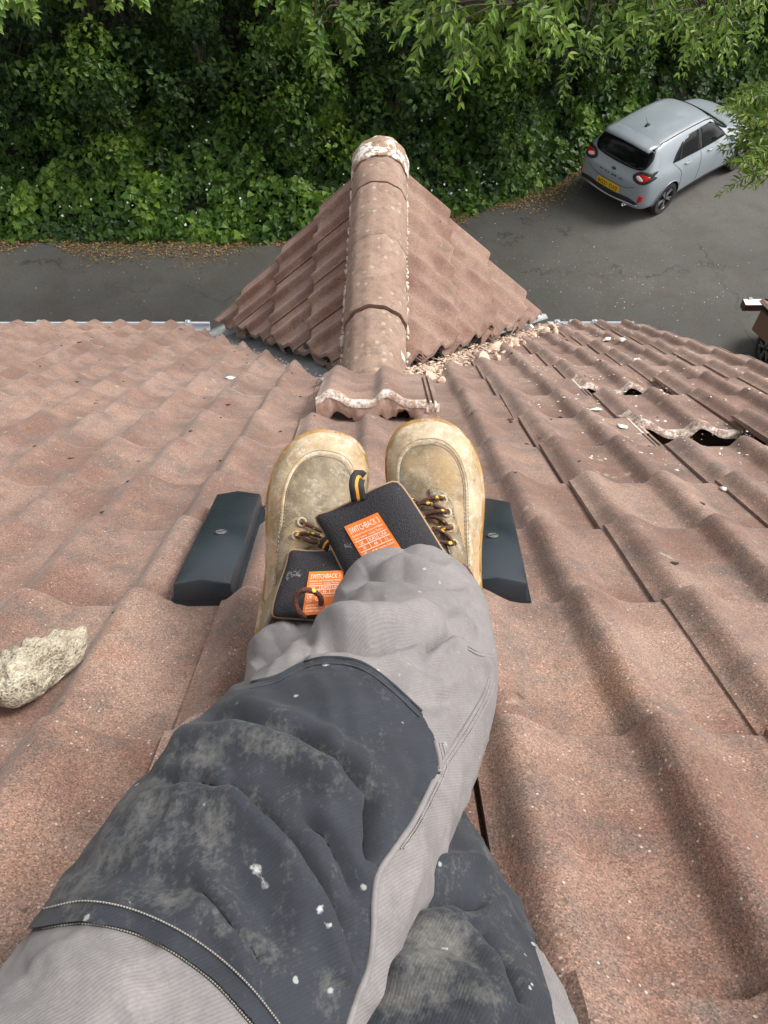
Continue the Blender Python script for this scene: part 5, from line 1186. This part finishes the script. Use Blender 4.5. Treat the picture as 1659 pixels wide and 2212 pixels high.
M_BARK = plain('grey_brown_bark', (.085, .068, .050), .95, .35, 18, .8); M_SOIL = plain('shaded_leaf_mould', (.012, .012, .006), 1, .4, 9)
SHAPES = {'rhomb': (np.array([(0, 0, 0), (-.5, .42, .10), (0, 1, -.06), (.5, .42, .10)]), [(0, 3, 2), (0, 2, 1)]),
          'ivy': (np.array([(0, 0, 0), (-.52, .12, .06), (-.34, .55, .05), (0, 1, -.08), (.34, .55, .05), (.52, .12, .06)]), [(0, 3, 2), (0, 2, 1), (0, 4, 3), (0, 5, 4)]),
          'lance': (np.array([(0, 0, 0), (-.42, .30, .07), (-.36, .62, .05), (0, 1, -.10), (.36, .62, .05), (.42, .30, .07)]), [(0, 2, 1), (0, 3, 2), (0, 4, 3), (0, 5, 4)])}
def leaf_mesh(name, P, A, Nn, Ln, Wd, tint, mat, shape='rhomb'):
    base, tri = SHAPES[shape]; n = len(P); A = A/np.linalg.norm(A, axis=1)[:, None]; Nn = Nn-(Nn*A).sum(1)[:, None]*A; Nn = Nn/(np.linalg.norm(Nn, axis=1)[:, None]+1e-9); S = np.cross(A, Nn)
    V = P[:, None]+S[:, None]*(base[:, 0]*Wd[:, None])[..., None]+A[:, None]*(base[:, 1]*Ln[:, None])[..., None]+Nn[:, None]*(base[:, 2]*Ln[:, None])[..., None]
    k = len(base); F = (np.arange(n)[:, None, None]*k+np.array(tri)[None]).reshape(-1, 3)
    me = fast_mesh(name, V.reshape(-1, 3), F); me.polygons.foreach_set('use_smooth', np.zeros(len(me.polygons), bool)); float_attr(me, 'tint', np.repeat(tint, k)); me.materials.append(mat); return me
def unit(n): v = RNG.normal(size=(n, 3)); return v/np.linalg.norm(v, axis=1)[:, None]
def clumps(centres, radii, per, leaf, outer=.55):
    """leaf clusters: positions on rough shells round the centres, leaves facing out and drooping a little"""
    P = []; Nn = []; T = []
    for c, r in zip(centres, radii):
        n = max(12, int(per*(r/.6)**2)); d = unit(n); q = RNG.uniform(outer, 1, n)**.7; P.append(np.asarray(c)+d*(q*1.0)[:, None]*np.array([r, r, r*.72])); Nn.append(d*np.array([1, 1, .8])+np.array([0, -.15, .55])+RNG.normal(size=(n, 3))*.45)
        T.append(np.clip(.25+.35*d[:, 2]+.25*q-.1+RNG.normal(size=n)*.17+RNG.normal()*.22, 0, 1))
    P = np.concatenate(P); Nn = np.concatenate(Nn); T = np.concatenate(T); n = len(P)
    A = unit(n)+np.array([0, -.2, -.35]); L = leaf*RNG.uniform(.65, 1.25, n); return P, A, Nn, L, L*RNG.uniform(.55, .8, n), T
def branchy(trunk_pts, r0, targets, seed):
    """tapered trunk with limbs that run out to the crown clumps"""
    m = MB(); rg = random.Random(seed); tp = crom(trunk_pts, 14); m.tube([Vector(p) for p in tp], [r0*(1-.72*i/13) for i in range(14)], 10)
    for tg in targets:
        k = rg.randrange(4, 13); a = Vector(tp[k]); b = Vector(tg); mid = a.lerp(b, .5)+Vector((rg.uniform(-.3, .3), rg.uniform(-.3, .3), rg.uniform(.0, .5))); rr = r0*(1-.72*k/13)*.42
        pts = [a.lerp(mid, q/4).lerp(mid.lerp(b, q/4), q/4) for q in range(5)]; m.tube(pts, [rr, rr*.8, rr*.6, rr*.42, rr*.2], 6)
    return m
def plant(name, label, cat, base, trunk, r0, centres, radii, per, leaf, mat, group=None, shape='rhomb', limbs=14, seed=1, outer=.5):
    t_ = thing(name, label, cat, tuple(float(q) for q in base), group)
    inv = Matrix.Translation(-Vector([float(q) for q in base]))
    rg = random.Random(seed); tg = [centres[i] for i in rg.sample(range(len(centres)), min(limbs, len(centres)))]
    o = branchy(trunk, r0, tg, seed).build('trunk', M_BARK, t_, smooth=True); o.matrix_parent_inverse = inv
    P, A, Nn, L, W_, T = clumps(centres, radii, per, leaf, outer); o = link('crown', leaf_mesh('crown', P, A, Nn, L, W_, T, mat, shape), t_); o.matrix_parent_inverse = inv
    return t_
BX = [-16, -10, -7.7, -5, -2.4, 0, 1.9, 3.8, 4.5, 5.2, 6, 8, 11, 16]; BY = [14.4, 14.1, 13.98, 13.9, 13.88, 14.2, 14.85, 15.9, 16.6, 17.5, 18.1, 19.2, 20.0, 20.4]
def base_y(x): return np.interp(x, BX, BY)
def bank_z(x, q):
    q = np.maximum(q, 0); b = 1.25*(1-np.exp(-q/1.6))+.10*q
    return b+.14*np.sin(x*2.3+q*1.7)*np.minimum(q, 1)+.10*np.sin(x*5.1-q*2.9)*np.minimum(q, 1)
m = MB(); xs = np.linspace(-40, 40, 81); qs = [0, .3, .8, 1.4, 2.2, 3.2, 5, 8, 14, 30, 60]
m.add([(x, base_y(x)+.12+q, max(-.02, bank_z(x, q)-.16) if q < 9 else 2.4+.02*q) for q in qs for x in xs], [(a*81+i, a*81+i+1, (a+1)*81+i+1, (a+1)*81+i) for a in range(len(qs)-1) for i in range(80)])
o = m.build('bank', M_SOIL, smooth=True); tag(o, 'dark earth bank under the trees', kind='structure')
def zone(n, x0, x1, q0, q1, size, mat, name, label, cat, shape='ivy', light=0.):
    x = RNG.uniform(x0, x1, n); q = q0+(q1-q0)*RNG.uniform(0, 1, n)**1.15; y = base_y(x)+q
    hum = np.array([mnoise.noise(Vector((a*1.1, b*1.1, 3.3))) for a, b in zip(x, y)]); fine = np.array([mnoise.noise(Vector((a*3.1, b*3.1, 7.7))) for a, b in zip(x, y)])
    z = bank_z(x, q)+.38*hum*np.minimum(q*1.5, 1)+.26*fine*np.minimum(q*2, 1)+RNG.uniform(-.10, .14, n)
    P = np.stack([x, y-.15*RNG.uniform(0, 1, n), np.maximum(z, .03)], 1); Nn = np.stack([RNG.normal(size=n)*.55, -.75+RNG.normal(size=n)*.5, .8+RNG.normal(size=n)*.4], 1)
    A = np.stack([RNG.normal(size=n), -.5+RNG.normal(size=n)*.6, -.6+RNG.normal(size=n)*.4], 1); L = size*RNG.uniform(.6, 1.3, n)
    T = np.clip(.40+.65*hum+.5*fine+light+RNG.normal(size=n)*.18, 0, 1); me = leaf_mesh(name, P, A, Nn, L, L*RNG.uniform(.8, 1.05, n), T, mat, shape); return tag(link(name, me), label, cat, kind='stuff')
zone(62000, -13, 12.5, 0, 4.2, .135, L_IVY, 'ivy_bank', 'bright green ivy and brambles carpeting the bank behind the drive', 'ivy')
# unbroken undergrowth deeper in the wood
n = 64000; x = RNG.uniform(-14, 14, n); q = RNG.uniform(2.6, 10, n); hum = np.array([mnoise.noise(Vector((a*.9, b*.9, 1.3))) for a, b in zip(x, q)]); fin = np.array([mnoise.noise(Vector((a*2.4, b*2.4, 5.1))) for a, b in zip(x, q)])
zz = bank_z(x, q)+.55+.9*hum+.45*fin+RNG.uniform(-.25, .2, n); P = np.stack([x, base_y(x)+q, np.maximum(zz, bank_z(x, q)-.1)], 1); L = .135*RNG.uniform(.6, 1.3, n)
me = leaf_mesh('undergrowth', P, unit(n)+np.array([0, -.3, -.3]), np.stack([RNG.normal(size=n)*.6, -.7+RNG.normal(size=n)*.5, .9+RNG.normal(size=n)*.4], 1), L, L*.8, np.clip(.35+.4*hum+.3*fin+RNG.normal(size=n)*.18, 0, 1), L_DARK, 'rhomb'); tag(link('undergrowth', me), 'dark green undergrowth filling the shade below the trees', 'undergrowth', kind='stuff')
# small white flowers in the ivy
n = 170; x = RNG.uniform(-9, 3.5, n); q = RNG.uniform(.2, 2.6, n); P = np.stack([x, base_y(x)+q-.2, bank_z(x, q)+.16], 1)
me = leaf_mesh('bramble_flowers', P, unit(n), np.tile((0, -.7, .8), (n, 1))+RNG.normal(size=(n, 3))*.3, RNG.uniform(.03, .06, n), RNG.uniform(.03, .06, n), RNG.uniform(0, 1, n), plain('white_petal', (.75, .76, .72), .7, .05), 'ivy'); tag(link('bramble_flowers', me), 'small white flowers dotted through the ivy bank', 'flowers', kind='stuff')
# shrubs standing on the bank
rg = random.Random(99)
SHRUBS = [(-9.2, 1.6, 2.6, L_MID, 'rounded leafy shrub at the far left edge behind the ivy'), (-7.1, 2.2, 2.9, L_DARK, 'dark leafy shrub left of the pale-stemmed bush'), (-5.3, 1.7, 2.3, L_MID, 'light green hawthorn-like shrub left of the gable, above the ivy'), (-3.6, 2.4, 2.9, L_DARK, 'dark shrub with a bare pale stem left of the gable'),
          (-1.7, 1.7, 2.5, L_MID, 'green shrub just left of the gable ridge'), (.3, 1.9, 2.5, L_DARK, 'dark bushy shrub directly behind the gable ridge'), (2.0, 1.5, 2.4, L_MID, 'green shrub just right of the gable ridge'), (3.9, 1.7, 2.2, L_DARK, 'dark shrub between the ivy bank and the grey car'), (5.6, 1.0, 2.4, L_DARK, 'dark shrub close behind the left flank of the grey car'), (7.6, 1.1, 2.5, L_DARK, 'dark shrub in the shade behind the roof of the grey car'), (9.8, 1.1, 2.6, L_DARK, 'dark shrub beyond the bonnet of the grey car')]
for i, (x, q, h, mat, lab) in enumerate(SHRUBS):
    y = float(base_y(x))+q; z0 = float(bank_z(x, q))-.15; cs, rs = [], []
    for k in range(26):
        a = rg.uniform(0, 6.28); r = rg.uniform(.1, 1.05); zz = z0+rg.uniform(.25, h); cs.append((x+r*math.cos(a)*1.15, y+r*math.sin(a)*.9-.25*(h-zz+z0)/h, zz)); rs.append(rg.uniform(.22, .52))
    plant('shrub', lab, 'shrub', (x, y, z0), [(x, y, z0), (x+rg.uniform(-.2, .2), y-.1, z0+h*.4), (x+rg.uniform(-.3, .3), y-.1, z0+h*.85)], .05, cs, rs, 280, .13, mat, 'shrubs on the bank', seed=i+3, limbs=10)
# woodland trees: trunks on the bank, crowns closing over it
TREES = [(-9.6, 5.0, 8.6, 'dark broadleaf tree at the far left of the wood'), (-5.9, 4.6, 9.2, 'dark broadleaf tree left of the gable, second from the left'), (-2.3, 5.2, 9.4, 'dark broadleaf tree just left of the ridge line'), (1.2, 4.8, 9.0, 'dark broadleaf tree behind the gable ridge'), (4.6, 4.4, 9.3, 'dark broadleaf tree between the gable and the grey car'), (8.6, 4.6, 9.0, 'dark broadleaf tree behind the grey car'), (12.5, 4.2, 8.6, 'dark broadleaf tree at the far right of the wood')]
for i, (x, q, h, lab) in enumerate(TREES):
    y = float(base_y(x))+q; z0 = float(bank_z(x, q))-.2; cs, rs = [], []
    for k in range(88):
        a = rg.uniform(0, 6.28); r = 2.5*math.sqrt(rg.random()); zz = z0+rg.uniform(1.3, h); f = (zz-z0)/h; r *= (.72+.5*math.sin(f*3.0)); dy = -1.3*max(0, f-.25)
        cs.append((x+r*math.cos(a)*1.05, y+r*math.sin(a)*.95+dy-.3, zz)); rs.append(rg.uniform(.38, .75))
    plant('broadleaf_tree', lab, 'tree', (x, y, z0), [(x, y, z0), (x+rg.uniform(-.3, .3), y-.2, z0+h*.35), (x+rg.uniform(-.4, .4), y-.5, z0+h*.8)], .17, cs, rs, 230, .15, L_DARK if i % 3 else L_MID, 'trees of the wood', seed=i+40, limbs=22)
# sprays hanging into the picture from the nearer trees
def spray_tree(name, label, trunk_base, top, twigs, mat, leaf, shape, crown, seed, pitch=.055, wd=.30):
    rgs = np.random.default_rng(seed); rr = random.Random(seed); t_ = thing(name, label, 'tree', trunk_base); inv = Matrix.Translation(-Vector(trunk_base))
    tb = Vector(trunk_base); tp = [tb, tb.lerp(Vector(top), .45)+Vector((.25, .1, .5)), Vector(top)]; m = MB(); m.tube([Vector(p) for p in crom(tp, 14)], [.16*(1-.7*i/13) for i in range(14)], 10)
    o = m.build('trunk', M_BARK, t_, smooth=True); o.matrix_parent_inverse = inv
    P, A, Nn, L, T = [], [], [], [], []; bm_ = MB(); hubs = {}
    for (x, y, d, ax, ay, ln) in twigs:
        s0 = Vector(at(x, y, d)); pts = [s0]; dirv = Vector(RT*ax-UP*ay*1.0+np.array([0, 0, 0])).normalized(); k = 9
        for i in range(k): dirv = (dirv+Vector((0, -.02, -.05))+Vector(rgs.normal(size=3)*.09)).normalized(); pts.append(pts[-1]+dirv*ln/k)
        bm_.tube(pts, [.007*(1-.75*i/k) for i in range(k+1)], 5)
        key = (round(x/260), round(y/90)); hubs.setdefault(key, s0)
        hb = hubs[key]
        if (hb-s0).length > .05: bm_.tube([hb, hb.lerp(s0, .5)+Vector((0, 0, .05)), s0], [.012, .010, .007], 5)
        npair = max(3, int(ln/pitch))
        for i in range(npair):
            f = (i+.6)/npair; q = f*k; i0 = min(int(q), k-1); p = pts[i0].lerp(pts[i0+1], q-i0); tdir = np.array(pts[i0+1]-pts[i0]); tdir /= np.linalg.norm(tdir)
            side = np.cross(tdir, -FWD*.6+np.array([0, 0, .8])); side /= np.linalg.norm(side)
            for s in ((-1, 1) if i < npair-1 else (-1, 1, 0)):
                a = tdir*(.6 if s else 1)+side*s*.8*rgs.uniform(.4, 1.2)+np.array([0, 0, -.15])+rgs.normal(size=3)*.38
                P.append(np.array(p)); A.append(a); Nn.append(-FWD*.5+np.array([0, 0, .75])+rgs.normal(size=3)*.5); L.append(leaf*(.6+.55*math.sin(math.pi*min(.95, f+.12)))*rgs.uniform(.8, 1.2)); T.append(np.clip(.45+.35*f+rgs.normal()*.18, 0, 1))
    L = np.array(L); o = link('hanging_leaves', leaf_mesh('hanging_leaves', np.array(P), np.array(A), np.array(Nn), L, L*wd*rgs.uniform(.8, 1.2, len(L)), np.array(T), mat, shape), t_); o.matrix_parent_inverse = inv
    for kx, hb in hubs.items():                                       # each bunch of twigs hangs from a bough that runs up to the trunk top
        e = Vector(top); bm_.tube([hb, hb.lerp(e, .35)+Vector((0, 0, .7)), hb.lerp(e, .7)+Vector((0, 0, .7)), e], [.014, .03, .05, .07], 6)
    o = bm_.build('branch', M_BARK, t_, smooth=True); o.matrix_parent_inverse = inv
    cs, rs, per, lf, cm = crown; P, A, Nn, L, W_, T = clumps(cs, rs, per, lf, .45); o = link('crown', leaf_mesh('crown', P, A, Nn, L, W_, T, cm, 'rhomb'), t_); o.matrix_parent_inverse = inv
def crown_at(c, R, n, seed, zs=.6, rmin=.4, rmax=.8):
    r_ = random.Random(seed); cs = []
    for _ in range(n):
        v = Vector((r_.gauss(0, 1), r_.gauss(0, 1), r_.gauss(0, 1))).normalized()*R*r_.random()**.4; cs.append((c[0]+v.x, c[1]+v.y, c[2]+v.z*zs))
    return cs, [r_.uniform(rmin, rmax) for _ in cs]
def twigs(seed, n, boxes, d0, d1, l0, l1, droop=1.):
    r_ = random.Random(seed); out = []
    for _ in range(n):
        x0, y0, x1, y1 = r_.choice(boxes); out.append((r_.uniform(x0, x1), r_.uniform(y0, y1), r_.uniform(d0, d1), r_.gauss(0, .85), (.2+r_.random()*.9)*droop, r_.uniform(l0, l1)))
    return out
cs, rs = crown_at((3.2, 12.2, 8.6), 2.2, 46, 1)
TW = twigs(5, 84, [(880, -110, 1240, 20)]*4+[(920, -40, 1060, 70)]*2+[(1080, -60, 1220, 50)]*2+[(1150, -10, 1330, 70)], 8.6, 10.2, .40, .75)+[(1003, 110, 8.8, -.05, 1, .55), (985, 60, 8.8, .1, 1, .7), (1010, 80, 8.9, .3, .9, .5), (925, 60, 9.1, -.5, .8, .5), (1110, 40, 9.2, .15, 1, .75)]
spray_tree('overhanging_ash', 'ash-like tree whose long pointed leaves hang in at the top right of centre', (3.4, 18.4, 1.0), (3.3, 13.2, 7.6), TW, L_ASH, .15, 'lance', (cs, rs, 200, .15, L_ASH), 11, .075, .40)
cs, rs = crown_at((6.4, 12.4, 8.4), 2.0, 36, 2); c2, r2 = crown_at((6.8, 17.0, 7.6), 3.0, 70, 22, .5); cs += c2; rs += r2  # second crown group added out of view to shade the car and drive
TW = twigs(6, 60, [(1380, -90, 1660, 30)]*3+[(1440, -40, 1560, 60), (1290, -60, 1420, 40)], 8.8, 10.4, .40, .8)+[(1500, 60, 9.2, .0, 1, .5), (1580, 40, 9.2, .2, 1, .5), (1225, 120, 9.8, .1, 1, .55), (1275, 70, 9.6, -.1, 1, .55)]
spray_tree('overhanging_willow', 'willow-like tree with narrow yellow-green leaves hanging at the top right corner', (12.6, 14.6, .0), (7.4, 12.4, 7.6), TW, L_ASH, .11, 'lance', (cs, rs, 190, .13, L_MID), 12, .06, .36)
cs, rs = crown_at((-.6, 13.0, 7.9), 1.7, 30, 3)
TW = twigs(7, 46, [(600, -90, 750, 10)]*2+[(660, -20, 735, 60)]*2, 9.6, 11.0, .35, .65)
spray_tree('overhanging_elder', 'elder-like tree dipping a rounded leafy bough in above the gable ridge', (-.9, 18.6, 1.1), (-.6, 14.0, 7.0), TW, L_MID, .14, 'rhomb', (cs, rs, 190, .15, L_MID), 13, .05, .62)
cs, rs = crown_at((-5.2, 12.6, 8.2), 2.3, 44, 4)
TW = twigs(8, 70, [(-60, -160, 480, -90)]*4+[(180, -120, 400, -70), (-40, -110, 60, -40)], 9.0, 10.4, .35, .6)
spray_tree('overhanging_maple', 'maple-like tree with leaf tips hanging in along the top left edge', (-6.0, 18.4, 1.0), (-5.3, 13.6, 7.2), TW, L_ASH, .15, 'ivy', (cs, rs, 200, .15, L_MID), 14, .055, .7)
cs, rs = crown_at((7.6, 11.6, 5.2), 1.2, 26, 5, .9, .25, .5)
TW = []
r_ = random.Random(31)
for _ in range(64):
    y = r_.uniform(190, 370); x = 1700-r_.uniform(0, 45); TW.append((x, y, r_.uniform(9.4, 10.3), -1.0, r_.uniform(-.45, .30), r_.uniform(.22, .70)))
spray_tree('yew_tree', 'yew-like tree whose feathery branches reach in from the right over the car bonnet', (9.4, 12.2, 0.), (8.2, 11.9, 4.6), TW, L_YEW, .105, 'lance', (cs, rs, 170, .09, L_YEW), 15, .036, .34)

# leaf litter along the edge of the drive, fallen petals
n = 17000; x = RNG.uniform(-12, 6, n); y = base_y(x)-np.abs(RNG.normal(size=n))*.33*(1+.6*np.sin(x*2.1)*np.sin(x*.7))+.10; P = np.stack([x, y, np.full(n, .008)+RNG.uniform(0, .02, n)], 1)
t = NT('dry_leaf', .9); t.col(t.ramp(t.attr('tint', 'Fac'), (0, (.10, .06, .025)), (.5, (.26, .165, .06)), (1, (.42, .31, .13)))); M_DRY = t.m
Nn = np.tile((0, 0, 1.), (n, 1))+RNG.normal(size=(n, 3))*.35; A = unit(n)*np.array([1, 1, .2]); tag(link('leaf_litter', leaf_mesh('leaf_litter', P, A, Nn, RNG.uniform(.03, .075, n), RNG.uniform(.012, .04, n), RNG.uniform(0, 1, n), M_DRY)), 'strip of dry yellow-brown leaf litter along the edge of the drive', 'leaf litter', kind='stuff')
n = 1000; x = np.r_[RNG.uniform(-7.5, 9, 650), RNG.normal(4.6, 1.2, 350)]; y = np.r_[RNG.uniform(6, 15.5, 650), RNG.normal(12.6, .7, 350)]; ok = y < base_y(x)-.1; x, y = x[ok], y[ok]; n = len(x)
P = np.stack([x, y, np.full(n, .010)], 1); Nn = np.tile((0, 0, 1.), (n, 1))+RNG.normal(size=(n, 3))*.3; A = unit(n)*np.array([1, 1, .2])
t = NT('petal_and_seed', .8); t.col(t.ramp(t.attr('tint', 'Fac'), (0, (.16, .11, .05)), (.55, (.30, .24, .14)), (1, (.68, .66, .60)))); sz = RNG.uniform(.012, .034, n)
tag(link('fallen_petals', leaf_mesh('fallen_petals', P, A, Nn, sz, sz*.7, RNG.uniform(0, 1, n)**1.3, t.m)), 'pale petals and seed husks scattered on the tarmac', 'petals', kind='stuff')
